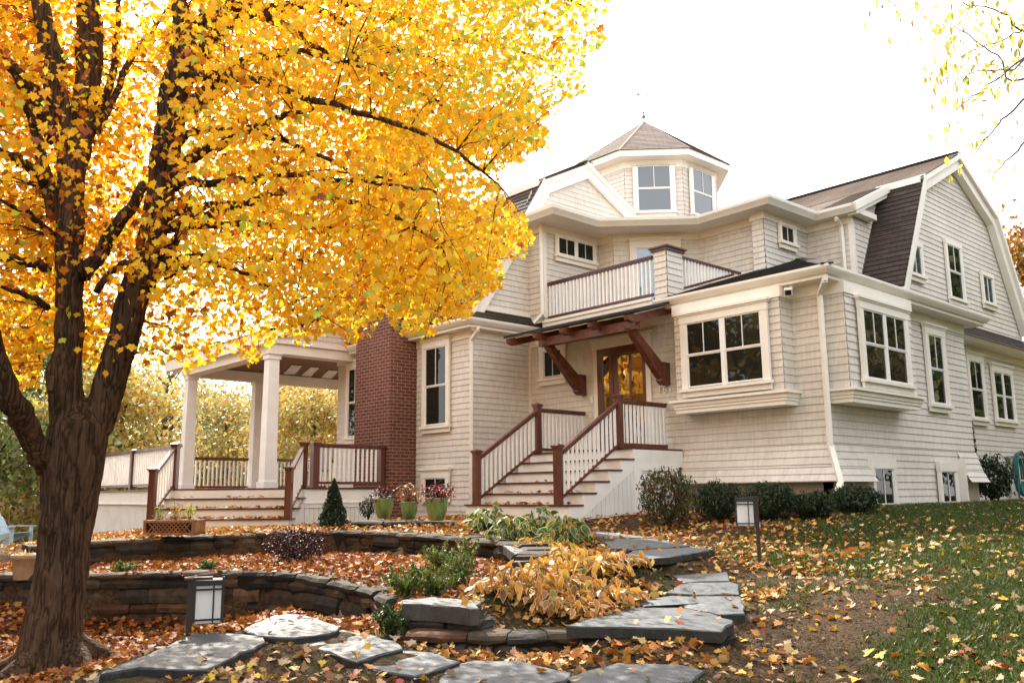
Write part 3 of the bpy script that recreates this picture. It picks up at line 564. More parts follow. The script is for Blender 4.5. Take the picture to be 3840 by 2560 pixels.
# right gambrel
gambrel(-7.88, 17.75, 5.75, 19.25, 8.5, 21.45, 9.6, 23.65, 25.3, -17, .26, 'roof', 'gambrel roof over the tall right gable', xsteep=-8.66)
gr = MB(); gr.lapped([(-7.88, 17.72, 5.3), (-7.88, 25.25, 5.3), (-7.88, 25.1, 5.75), (-7.88, 23.6, 8.45), (-7.88, 19.3, 8.45), (-7.88, 17.8, 5.75)]); gr.lapped([(-7.88, 19.3, 8.45), (-7.88, 23.6, 8.45), (-7.88, 21.45, 9.5)])
gr.build('gable_wall', [M['shingle'], M['trim']], house, label='tall right gable wall with three windows')
G = RightX(-7.88)
window(house, G, 18.60, 19.16, 6.22, 6.86, rail=False, munt=1, capt=False, head=.11, case=.09, label='small left window of the right gable', glass='cupglass')
window(house, G, 20.64, 21.38, 5.98, 7.24, capt=False, head=.12, case=.10, label='tall middle window of the right gable')
window(house, G, 22.68, 23.28, 6.16, 6.82, rail=False, munt=1, capt=False, head=.11, case=.09, label='small right window of the right gable', glass='cupglass')
# upper storey round the balcony
ZT = 7.52
up = MB()
up.lapped(fq(13.08, -13.97, -13.45, 5.3, ZT)); up.lapped(rq(-13.45, 13.05, 14.85, 5.3, ZT)); up.lapped(fq(14.85, -13.45, -12.97, 5.3, ZT))
up.lapped([(-12.97, 14.85, 5.3), (-11.58, 16.23, 5.3), (-11.58, 16.23, ZT), (-12.97, 14.85, ZT)])
up.lapped(fq(16.23, -11.58, -10.0, 5.3, ZT)); up.lapped(fq(15.98, -10.0, -9.72, 5.3, ZT)); up.lapped([(-10.0, 16.23, 5.3), (-10.0, 15.98, 5.3), (-10.0, 15.98, ZT), (-10.0, 16.23, ZT)])
up.lapped(rq(-9.72, 15.98, 17.74, 5.3, ZT)); up.lapped(fq(17.74, -9.72, -8.64, 5.3, ZT)); up.lapped([(-8.64, 17.74, 5.5), (-8.64, 19.6, 5.5), (-8.64, 19.6, 8.5), (-8.64, 17.74, ZT)])
fr_ = ((FrontY(13.05), -13.97, -13.42), (RightX(-13.45), 13.02, 14.85), (FrontY(14.85), -13.45, -12.97), (FrontY(16.23), -11.58, -10.0), (FrontY(15.98), -10.03, -9.69), (RightX(-9.72), 15.95, 17.74), (FrontY(17.74), -9.72, -8.6))
for f_, a, b in fr_: up.box(f_, a, b, 7.34, 7.56, 0, .04, 1)
D = Fr((-12.97, 14.85, 0), (1, 1, 0), (1, -1, 0)); up.box(D, 0, 1.96, 7.34, 7.56, 0, .04, 1)
for x, y in ((-13.45, 13.05), (-8.64, 17.74)): up.bx(x-.07, x+.03, y-.03, y+.07, 5.4, 7.4, 1)
up.build('upper_wall', [M['shingle'], M['trim']], house)
window(house, RightX(-13.45), 13.46, 14.62, 6.90, 7.30, units=2, rail=False, munt=1, capt=False, head=.04, case=.08, label='wide window above the balcony left end')
window(house, RightX(-9.72), 16.58, 17.09, 6.96, 7.32, rail=False, munt=1, capt=False, head=.05, case=.09, label='small square window above the wing roof')
# upper eave: soffit slab and gutter edge
OUT = [(-13.75, 12.66), (-12.71, 12.63), (-12.73, 14.06), (-11.16, 15.63), (-9.34, 15.58), (-9.30, 17.42), (-8.42, 17.44)]
so = MB(); so.prism([(x, y, 7.5) for x, y in [(-14.1, 12.66)]+OUT[1:]+[(-8.42, 18.5), (-14.1, 18.5)]], (0, 0, .13))
gp = [(-.12, 7.49), (0, 7.49), (.03, 7.53), (.09, 7.6), (.10, 7.66), (.08, 7.66), (.07, 7.63), (-.12, 7.64)]
so.sweep([(x, y) for x, y in OUT], gp); so.build('eave', M['trim'], house, label='upper eave stepping round the balcony recess')
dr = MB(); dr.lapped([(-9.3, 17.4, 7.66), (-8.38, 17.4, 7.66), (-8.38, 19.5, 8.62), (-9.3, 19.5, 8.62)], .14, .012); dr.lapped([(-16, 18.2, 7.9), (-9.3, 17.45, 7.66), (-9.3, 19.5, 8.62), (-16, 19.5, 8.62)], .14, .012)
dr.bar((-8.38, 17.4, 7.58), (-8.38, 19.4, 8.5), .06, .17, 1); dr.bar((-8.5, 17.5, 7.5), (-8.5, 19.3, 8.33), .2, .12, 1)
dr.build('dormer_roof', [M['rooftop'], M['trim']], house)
# cupola
cu = np.array([-15.59, 19.39]); ap = 1.9
def octo(r, z, off=math.pi/8): return [(cu[0]+r*math.cos(off+k*math.pi/4), cu[1]+r*math.sin(off+k*math.pi/4), z) for k in range(8)]
rc = ap/math.cos(math.pi/8)
cup = MB(); lo, hi = octo(rc, 7.7), octo(rc, 10.52)
for k in range(8): cup.lapped([lo[k], lo[(k+1) % 8], hi[(k+1) % 8], hi[k]])
ro = (ap+.35)/math.cos(math.pi/8)
for k in range(8):
    a0, a1 = octo(rc+.02, 10.33), octo(rc+.02, 10.55); kk = (k+1) % 8; cup.poly([a0[k], a0[kk], a1[kk], a1[k]], 1)
    e0, e1, e2 = octo(ro, 10.55), octo(ro, 10.72), octo(rc*.6, 10.55); cup.poly([e0[k], e0[kk], e1[kk], e1[k]], 1); cup.poly([e2[k], e2[kk], e0[kk], e0[k]], 1)
cupo = cup.build('cupola', [M['shingle'], M['trim']], house)
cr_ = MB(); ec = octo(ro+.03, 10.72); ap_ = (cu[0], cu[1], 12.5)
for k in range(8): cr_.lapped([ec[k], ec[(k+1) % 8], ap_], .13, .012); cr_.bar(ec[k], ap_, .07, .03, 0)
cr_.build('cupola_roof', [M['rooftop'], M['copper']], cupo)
for a, l in ((-math.pi/4, 'cupola window facing the garden'), (0, 'cupola window facing right')):
    n = np.array([math.cos(a), math.sin(a), 0]); u = np.array([-n[1], n[0], 0])
    window(house, Fr((cu[0]+n[0]*ap, cu[1]+n[1]*ap, 0), u, n), -.45, .45, 9.08, 10.36, case=.12, head=.0, capt=False, glass='cupglass', label=l, base=.02)
wv = MB(); wv.tube([(*cu, 12.35), (*cu, 13.45)], .014, 6); wv.lathe((*cu, 12.5), [(.0, .1), (.05, .13), (.06, .17), (.05, .21), (0, .24)], 12); wv.lathe((*cu, 12.75), [(0, 0), (.035, .03), (.035, .06), (0, .09)], 12)
dv = np.array([.72, .69, 0]); b0 = np.array([*cu, 13.38])
wv.tube([b0-dv*.15, b0+dv*.17], .012, 5); wv.prism([b0+dv*.2, b0+dv*.11+np.array([0, 0, .04]), b0+dv*.11-np.array([0, 0, .04])], (.012, -.012, 0)); wv.prism([b0-dv*.18+np.array([0, 0, .06]), b0-dv*.05, b0-dv*.18-np.array([0, 0, .05])], (.012, -.012, 0)); wv.build('weather_vane', M['copper'], cupo)
# chimney
ch = MB(); ch.bx(-17.47, -16.02, 10.78, 11.55, .8, 6.4); ch.bx(-17.35, -16.2, 10.78, 11.9, 6.4, 10.2); ch.bx(-17.42, -16.13, 10.72, 11.95, 10.05, 10.3); ch.build('chimney', M['brick'], house)
# balcony
bl = MB(); bl.prism([(-13.5, 13.12, 5.22), (-10.1, 13.12, 5.22), (-10.1, 16.3, 5.22), (-11.6, 16.3, 5.22), (-13.0, 14.9, 5.22), (-13.5, 14.9, 5.22)], (0, 0, .1)); bl.build('balcony_floor', M['floor'], house)
bf = MB(); bf.bx(-13.52, -10.46, 13.06, 13.12, 5.18, 5.33); bf.bx(-13.5, -10.46, 13.03, 13.07, 5.27, 5.33); bf.build('balcony_fascia', M['trim'], house)
def railing(parent, a, b, za, zb, h=.78, name='railing', sp=.115, gap=.0, label=None, bw=.036, top='mahog'):
    """a,b plan points; za,zb heights of the bottom rail at both ends"""
    a = np.array(a, float); b = np.array(b, float); L = np.linalg.norm(b-a); r = MB()
    A0, B0 = np.array([*a, za]), np.array([*b, zb]); hv = np.array([0, 0, h])
    r.bar(A0+hv, B0+hv, .075, .045); r.bar(A0+hv-np.array([0, 0, .04]), B0+hv-np.array([0, 0, .04]), .045, .04); o = r.build(name, M[top], parent, label=label); r = MB(); r.bar(A0, B0, .05, .05); r.build('bottom_rail', M[top], o); n = max(2, int(round(L/sp)))
    f = Fr((*a, 0), (*(b-a), 0), np.cross((*(b-a), 0), (0, 0, 1)))
    for k in range(n):
        s = (k+.5)/n*L; z = za+(zb-za)*s/L
        m = MB(); m.box(f, s-bw/2, s+bw/2, z+.0, z+h-.03, -bw/2, bw/2); m.build('baluster', M['white'], o)
    return o
def newel(parent, x, y, z0, z1, w=.115, rot=0., name='newel_post'):
    m = MB(); c, s = math.cos(rot), math.sin(rot); f = Fr((x, y, 0), (c, s, 0), (s, -c, 0))
    m.box(f, -w/2, w/2, z0, z1-.07, -w/2, w/2); m.box(f, -w*.58, w*.58, z1-.1, z1-.07, -w*.58, w*.58); m.box(f, -w*.75, w*.75, z1-.07, z1-.035, -w*.75, w*.75)
    t = [f.p(u, z1-.035, d) for u, d in ((-w*.7, -w*.7), (w*.7, -w*.7), (w*.7, w*.7), (-w*.7, w*.7))]; apx = f.p(0, z1, 0)
    for k in range(4): m.poly([t[k], t[(k+1) % 4], apx])
    return m.build(name, M['mahog'], parent)
br1 = railing(house, (-13.42, 13.16), (-10.5, 13.16), 5.40, 5.40, .76, 'balcony_railing', .105, top='mahogdk', label='balcony railing over the canopy')
rb = MB(); rb.bar((-10.22, 13.62, 6.19), (-10.22, 15.75, 6.19), .075, .045); o_ = rb.build('balcony_railing', M['mahogdk'], house, label='balcony railing along the wing roof')
rb = MB(); rb.bar((-10.22, 13.62, 5.52), (-10.22, 15.5, 6.13), .05, .05); rb.build('bottom_rail', M['mahogdk'], o_)
for k in range(16):
    y_ = 13.72+.11*k; rb = MB(); rb.bx(-10.238, -10.202, y_-.018, y_+.018, 5.53+.324*(y_-13.62), 6.18); rb.build('baluster', M['white'], o_)
pr = MB(); 
for q in (fq(13.12, -10.42, -10.12, 5.1, 6.22), rq(-10.12, 13.12, 13.6, 5.1, 6.22), [(-10.42, 13.6, 5.1), (-10.42, 13.12, 5.1), (-10.42, 13.12, 6.22), (-10.42, 13.6, 6.22)]): pr.lapped(q)
pr.lapped([(-10.12, 13.6, 5.2), (-10.12, 16.3, 5.2), (-10.12, 16.3, 6.33), (-10.12, 13.6, 5.46)])
pr.bx(-10.47, -10.07, 13.07, 13.65, 6.22, 6.27, 1); pr.bx(-10.50, -10.04, 13.04, 13.68, 6.27, 6.305, 1); pr.build('balcony_pier', [M['shingle'], M['mahogdk']], house)
# balcony door
window(house, D, .50, 1.40, 5.36, 7.16, rail=False, munt=0, head=.2, case=.13, sill=False, glass='skytint_glass', label='glazed balcony door')
# downspouts
def spout(pts, r=.042, label=None):
    m = MB()
    for a, b in zip(pts[:-1], pts[1:]): m.bar(a, b, .085, .062, up=(.3, .5, .02) if abs(a[0]-b[0])+abs(a[1]-b[1]) < .05 else (0, 0, 1))
    m.build('downspout', M['trim'], house, label=label)
spout([(X1+.30, Y0-.3, 5.05), (X1+.30, Y0-.3, 4.93), (X1+.07, Y0-.07, 4.78), (X1+.07, Y0-.07, 2.32), (X1+.28, Y0-.22, 1.72), (X1+.30, Y0-.42, 1.55)], label='downspout at the corner of the right wing')
spout([(XB+.28, YB-.05, 5.06), (XB+.28, YB-.05, 4.97), (XB+.06, YB-.05, 4.78), (XB+.06, YB-.05, 1.3)], label='downspout at the corner of the left block')
spout([(-13.45, 12.98, 7.5), (-13.45, 12.98, 5.45), (-13.62, 12.9, 5.28)], label='downspout beside the balcony')
spout([(-8.85, 17.5, 7.48), (-8.85, 17.5, 7.42), (-8.85, 17.68, 7.3), (-8.85, 17.68, 6.1)], label='downspout beside the steep brown roof')
# canopy on timber brackets
cn = MB(); sl_ = (5.16-4.80)/(13.2-11.92)
cn.prism([(-13.5, 11.9, 4.80), (-9.85, 11.9, 4.80), (-9.85, 13.15, 5.16), (-13.5, 13.15, 5.16)], (0, 0, .05)); cn.prism([(-13.42, 11.95, 4.79), (-9.95, 11.95, 4.79), (-9.95, 13.15, 5.135), (-13.42, 13.15, 5.135)], (0, 0, -.02), 1)
can = cn.build('canopy', [M['roofdk'], M['trim']], house, label='timber entry canopy')
bm_ = MB(); bm_.bx(-12.62, -10.08, 12.07, 12.22, 4.53, 4.70); bm_.build('beam', M['timber'], can)
for x in (-13.3, -12.5, -11.75, -11.0, -10.1):
    r_ = MB(); r_.prism([(x, 11.78, 4.745), (x, 11.80, 4.66), (x, 11.95, 4.62), (x, 13.2, 4.97), (x, 13.2, 5.115)], (.10, 0, 0)); r_.build('rafter', M['timber'], can)
for x in (-12.44, -10.26):
    k_ = MB(); k_.prism([(x-.065, 12.05, 4.56), (x-.065, 12.25, 4.56), (x-.065, 13.04, 3.95), (x-.065, 13.04, 3.72), (x-.065, 12.9, 3.72)], (.13, 0, 0)); k_.prism([(x-.075, 13.02, 3.60), (x-.075, 13.18, 3.60), (x-.075, 13.18, 4.02), (x-.075, 12.95, 4.02), (x-.075, 12.93, 3.66)], (.15, 0, 0)); k_.build('bracket', M['timber'], can)
for x in (-11.6, -10.85):
    lb = MB(); lb.lathe((x, 12.4, 4.70), [(0, 0), (.05, 0), (.06, .05), (0, .09)], 12); lb.build('canopy_light', M['frost'], can)
# front door
dF = FrontY(Y0); dm = MB(); x0, x1, zt, zb = -12.02, -10.76, 4.50, 2.39
dm.box(dF, x0, x0+.13, zb, zt, 0, .06); dm.box(dF, x1-.07, x1, zb, zt, 0, .06); dm.box(dF, x0+.13, x1-.07, zt-.16, zt, 0, .06); dm.box(dF, x0+.31, x0+.53, zb, zt-.16, 0, .05); dm.box(dF, x0+.40, x0+.425, zb, zt-.16, .05, .065)
dm.box(dF, x0+.13, x1-.07, zb, zb+.28, 0, .05); um = x0+.53+.5*(x1-.07-x0-.53); dm.box(dF, um-.02, um+.02, zb+.28, zt-.16, .02, .05)
door = dm.build('front_door', M['mahog'], house, label='mahogany front door and sidelight')
for a, b in ((x0+.13, x0+.31), (x0+.53, um-.02), (um+.02, x1-.07)):
    p = MB(); p.poly([dF.p(a, zb+.28, .03), dF.p(b, zb+.28, .03), dF.p(b, zt-.16, .03+random.uniform(-.004, .004)), dF.p(a, zt-.16, .03)]); p.build('pane', M['mirror'], door)
hd = MB(); hd.tube([dF.p(x0+.47, 3.32, .07), dF.p(x0+.47, 3.42, .10), dF.p(x0+.47, 3.52, .07)], .014, 8); hd.build('door_handle', M['metalgrey'], door)
cs = MB(); cs.box(dF, x0-.12, x0, zb, zt, 0, .05); cs.box(dF, x1, x1+.12, zb, zt, 0, .05); cs.box(dF, x0-.13, x1+.13, zt, zt+.17, 0, .06); cs.box(dF, x0-.18, x1+.18, zt+.17, zt+.215, 0, .1); cs.build('door_casing', M['trim'], door)
ib = MB(); ib.box(dF, x0-.21, x0-.15, 3.42, 3.56, .02, .05); ib.build('doorbell', M['white'], house)
cu_ = bpy.data.curves.new('num', 'FONT'); cu_.body = '161'; cu_.size = .21; cu_.extrude = .008; cu_.space_character = 1.15
to = bpy.data.objects.new('num', cu_); C.objects.link(to); bpy.context.view_layer.update()
nm = bpy.data.meshes.new_from_object(to.evaluated_get(bpy.context.evaluated_depsgraph_get())); bpy.data.objects.remove(to)
nm.transform(Matrix(((1, 0, 0, -10.49), (0, 0, -1, Y0-.03), (0, 1, 0, 3.46), (0, 0, 0, 1)))); nm.materials.clear(); nm.materials.append(M['white']); link('house_number', nm, house)
# flood light under the wing eave
fl = MB(); fl.bar((-7.42, 12.98, 4.98), (-7.42, 12.9, 4.90), .05, .05); fl.bar((-7.5, 12.98, 4.92), (-7.38, 12.76, 4.82), .13, .11); flo = fl.build('flood_light', M['trim'], house)
f2 = MB(); f2.bar((-7.383, 12.765, 4.822), (-7.378, 12.755, 4.818), .10, .08); f2.build('lens', M['glass'], flo)
# ------------------------------------------------------------------ entry staircase
def beadboard(name, parent, fr, u0, u1, ztop, zbot, w=.10, label=None, mat_='skirt'):
    """vertical boards; ztop / zbot are functions of u"""
    m = MB(); n = max(1, int(round((u1-u0)/w)))
    for k in range(n):
        a = u0+(u1-u0)*k/n+.004; b = u0+(u1-u0)*(k+1)/n-.004; e = random.uniform(0, .004)
        q = [fr.p(a, zbot(a), e), fr.p(b, zbot(b), e), fr.p(b, ztop(b), e), fr.p(a, ztop(a), e)]
        m.prism(q, -fr.N*.02)
    m.prism([fr.p(u0, min(zbot(u0), zbot(u1)), -.03), fr.p(u1, min(zbot(u0), zbot(u1)), -.03), fr.p(u1, ztop(u1)-.01, -.03), fr.p(u0, ztop(u0)-.01, -.03)], -fr.N*.02)
    return m.build(name, M[mat_], parent, label=label)
es = thing('entry_staircase', 'white entry staircase with dark treads and mahogany railings below the front door', 'staircase', (-11.2, 11, 1.2))
ex0, ex1 = -12.55, -9.95
ld = MB(); ld.bx(ex0, ex1, 11.72, 13.15, 2.345, 2.375); ld.build('landing', M['mahogdk'], es)
for k in range(5):
    z = 1.42+.191*k; y = 10.12+.325*k
    t = MB(); t.bx(ex0-.02, ex1+.02, y-.03, y+.34, z-.028, z); t.build('tread', M['mahogdk'], es)
for k in range(6):
    z = 1.42+.191*k; y = 10.12+.325*k; zb = 1.05 if k == 0 else z-.191
    r = MB(); r.bx(ex0, ex1, y, y+.03, zb, z-.028); r.build('riser', M['white'], es)
for x, lb in ((ex1, 'right'), (ex0+.02, 'left')):
    st = MB(); P = [(10.15, 1.0)]
    for k in range(5): P += [(10.15+.325*k, 1.39+.191*k), (10.15+.325*(k+1), 1.39+.191*k)]
    P += [(11.775, 2.345), (13.15, 2.345), (13.15, 2.05), (12.0, 2.05), (11.78, 2.0), (10.35, 1.15), (10.35, 1.0)]
    st.prism([(x-.03, y, z) for y, z in P], (.028, 0, 0)); st.build('stringer', M['white'], es)
FX = RightX(ex1-.012)
beadboard('skirting', es, FX, 10.36, 11.78, lambda u: 1.17+.585*(u-10.36), lambda u: g1(ex1, u)-.05, .11, 'slanted board skirting of the stairs')
beadboard('skirting', es, FX, 11.78, 13.0, lambda u: 2.06, lambda u: g1(ex1, u)-.04, .10, 'board skirting under the landing')
tr = MB(); tr.box(FX, 11.75, 11.95, 1.1, 2.06, 0, .022); tr.box(FX, 11.95, 13.0, 1.78, 1.86, 0, .02); tr.box(FX, 11.95, 13.0, 1.98, 2.06, 0, .02); tr.build('skirting_trim', M['white'], es)
for x in (-10.3, -12.4):
    newel(es, x, 11.80, 2.375, 3.36); newel(es, x, 10.25, 1.42, 2.42)
    railing(es, (x, 10.33), (x, 11.74), 1.54, 2.43, .74, 'stair_railing', .105, label='stair railing on the %s' % ('door side' if x > -11 else 'shingle side'))
    railing(es, (x, 11.86), (x, 13.14), 2.45, 2.45, .78, 'landing_railing', .105)
bl_ = MB(); bl_.bx(-10.33, -10.25, 12.0, 13.1, 2.378, 2.42); bl_.build('rail_block', M['mahog'], es)
# ------------------------------------------------------------------ side porch
po = thing('side_porch', 'open white porch with square posts, wooden ceiling, deck and railings left of the chimney', 'porch', (-20, 9, .8))
DK = [(-26, 6.88), (-18.03, 6.88), (-16.12, 8.79), (-16.12, 10.77), (-17.5, 10.77), (-17.5, 11.48), (-19.47, 11.48), (-19.47, 15.2), (-24.3, 15.2), (-24.3, 9.0), (-26, 9.0)]
dk = MB(); dk.prism([(x, y, 1.73) for x, y in DK], (0, 0, .03)); dk.build('deck', M['mahogdk'], po)
fa = MB(); fa.sweep([(-26, 6.92), (-18.05, 6.92), (-16.15, 8.81), (-16.15, 10.77)], [(-.02, 1.47), (.0, 1.47), (.0, 1.728), (-.02, 1.728)]); fa.sweep([(-26, 6.92), (-18.05, 6.92), (-16.15, 8.81), (-16.15, 10.77)], [(-.02, 1.44), (.02, 1.44), (.02, 1.47), (-.02, 1.47)]); fa.build('fascia', M['white'], po)
beadboard('skirting', po, FrontY(6.95), -26, -18.0, lambda u: 1.45, lambda u: g1(u, 6.9)-.1, .10, 'tall board skirting behind the maple trunk')
beadboard('skirting', po, RightX(-16.17), 8.75, 10.77, lambda u: 1.37, lambda u: g1(-16.1, u)-.1, .105, 'board skirting behind the dwarf spruce')
tt = MB(); tt.box(RightX(-16.17), 8.75, 10.77, 1.36, 1.45, -.01, .02); tt.build('skirting_trim', M['white'], po)
def post(x, y, w=.30):
    m = MB(); f = Fr((x, y, 0), (1, 0, 0), (0, -1, 0)); h = w/2; t = h*.84
    lo = [f.p(u*h, 1.76, d*h) for u, d in ((-1, -1), (1, -1), (1, 1), (-1, 1))]; hi = [f.p(u*t, 4.86, d*t) for u, d in ((-1, -1), (1, -1), (1, 1), (-1, 1))]
    m.add(lo+hi, [(0, 1, 5, 4), (1, 2, 6, 5), (2, 3, 7, 6), (3, 0, 4, 7)][::1]); m.v = m.v
    m.box(f, -h-.03, h+.03, 1.76, 1.92, -h-.03, h+.03); m.box(f, -t-.03, t+.03, 4.74, 4.85, -t-.03, t+.03)
    m.build('post', M['white'], po)
for x, y in ((-23.5, 9.3), (-18.75, 9.3), (-23.5, 11.25)): post(x, y)
be = MB(); be.bx(-23.75, -18.55, 9.12, 9.48, 4.85, 5.12); be.bx(-18.95, -18.55, 9.48, 11.48, 4.87, 5.12); be.bx(-23.7, -23.4, 9.48, 15.0, 4.83, 5.1); be.bx(-23.4, -19.47, 14.7, 15.0, 4.83, 5.1); be.build('beam', M['trim'], po)
ffb = MB(); ffb.bx(-24.6, -18.5, 8.98, 9.1, 5.06, 5.36); ffb.bx(-24.4, -18.52, 9.1, 9.2, 5.0, 5.2); ffb.build('roof_fascia', M['trim'], po)
gs = MB(); gs.lapped([(-18.52, 9.1, 5.12), (-18.52, 11.5, 5.12), (-18.52, 11.5, 5.95), (-18.52, 9.1, 5.2)], .12); gs.box(RightX(-18.52), 9.1, 11.48, 5.1, 5.2, 0, .03, 1); gs.build('gable_siding', [M['shingle'], M['trim']], po)
ry, rz_ = 11.9, 6.15
roofm = MB(); yf, zf, ybk, zbk = 8.95, 5.27, 15.3, 5.13
roofm.lapped([(-24.7, yf, zf+.1), (-18.4, yf, zf+.1), (-18.4, ry, rz_+.1), (-24.7, ry, rz_+.1)], .14, .012)
roofm.prism([(-18.42, yf, zf+.04), (-18.42, ry, rz_+.04), (-18.42, ry, rz_-.16), (-18.42, yf, zf-.12)], (-.05, 0, 0), 1)
roofm.build('roof', [M['roof'], M['trim']], po)
# flat ceiling boards; three pale skylight panels, daylight put into their colour
cl = MB(); cl.bx(-24.3, -18.56, 9.48, 15.05, 5.13, 5.17); cl.build('ceiling', M['ceil'], po)
for q in ([(1210, 655), (1290, 570), (1390, 580), (1320, 660)], [(1385, 670), (1475, 590), (1560, 595), (1480, 680)], [(1580, 690), (1650, 620), (1750, 630), (1680, 700)]):
    W4 = [WZ((600+x/2.6137)*.6125, (1150+y/2.6137)*.6125, 5.115) for x, y in q]; k_ = MB(); k_.prism(W4, (0, 0, -.012)); sky_ = k_.build('skylight', M['panel'], po)
railing(po, (-23.5, 9.5), (-23.5, 11.05), 1.86, 1.86, .78, 'railing', .115, label='railing between two porch posts'); railing(po, (-23.5, 11.45), (-23.5, 15), 1.86, 1.86, .78, 'railing', .115)
railing(po, (-26, 6.98), (-18.3, 6.98), 1.86, 1.86, .78, 'railing', .115, label='long front railing of the deck')
railing(po, (-26, 8.9), (-23.7, 8.9), 1.86, 1.86, .78, 'railing', .115)
railing(po, (-16.2, 9.15), (-16.2, 10.72), 1.86, 1.86, .78, 'railing', .115, label='railing against the brick chimney')
newel(po, -16.2, 9.07, 1.76, 2.71, .14); newel(po, -18.25, 6.98, 1.76, 2.69, .13); newel(po, -20.75, 6.98, 1.76, 2.69, .12); newel(po, -23.4, 6.98, 1.76, 2.69, .12); newel(po, -16.2, 10.7, 1.76, 2.7, .11)
# porch stairs, turned 45 degrees
pst = thing('porch_staircase', 'wide white porch stairs with dark treads and leaf litter, turned towards the garden', 'staircase', (-16.6, 7.4, 1.0))
T = Fr((-18.03, 6.88, 0), (1, 1, 0), (1, -1, 0)); WL = 2.70
for k in range(1, 4):
    z = 1.76-.193*k; d = .33*k
    m = MB(); m.box(T, -.05, WL+.05, z-.03, z, d-.36, d+.02); m.build('tread', M['mahogdk'], pst)
for k in range(0, 4):
    z = 1.76-.193*k; d = .33*k; m = MB(); m.box(T, -.02, WL+.02, z-.193 if k < 3 else .8, z-.03, d-.04, d-.01); m.build('riser', M['trim'], pst)
for u in (-.02, WL):
    m = MB(); P = [(0, .8), (0, 1.73)]
    for k in range(0, 4): P += [(.33*k-.012, 1.73-.193*k), (.33*k-.012, 1.73-.193*(k+1))] if k < 3 else [(.33*k-.012, 1.73-.193*k)]
    P += [(.99-.012, .8)]
    m.prism([T.p(u, z, d) for d, z in P], T.U*.02); m.build('stringer', M['white'], pst)
for u in (.0, WL-.02):
    p0 = T.p(u, 0, -.02); p1 = T.p(u, 0, .90)
    newel(pst, p0[0], p0[1], 1.76, 2.71, .125, math.pi/4); newel(pst, p1[0], p1[1], 1.18, 2.18, .125, math.pi/4)
    railing(pst, p1[:2]+(p0[:2]-p1[:2])*.07, p0[:2]+(p1[:2]-p0[:2])*.06, 1.30, 1.83, .76, 'stair_railing', .11)
# porch furniture glimpsed through the railing
pc = thing('porch_chair', 'white metal armchair with pale blue seat behind the porch railing', 'chair', (0, 0, 0))
m = MB()
for sx in (-.3, .3): m.tube([(sx, -.3, 0), (sx, -.3, .62), (sx, .2, .66), (sx, .32, .9)], .022, 8); m.tube([(sx, .25, 0), (sx, .2, .66)], .02, 8)
m.build('frame', M['white'], pc); m = MB(); m.prism([(-.3, -.3, .40), (.3, -.3, .40), (.3, .25, .37), (-.3, .25, .37)], (0, 0, .07)); m.build('seat', M['bluechair'], pc); m = MB(); m.prism([(-.3, .24, .44), (.3, .24, .44), (.3, .36, .92), (-.3, .36, .92)], (0, .04, 0)); m.build('backrest', M['white'], pc)
pc.location = (-18.35, 10.2, 1.76); pc.rotation_euler[2] = math.radians(-60)
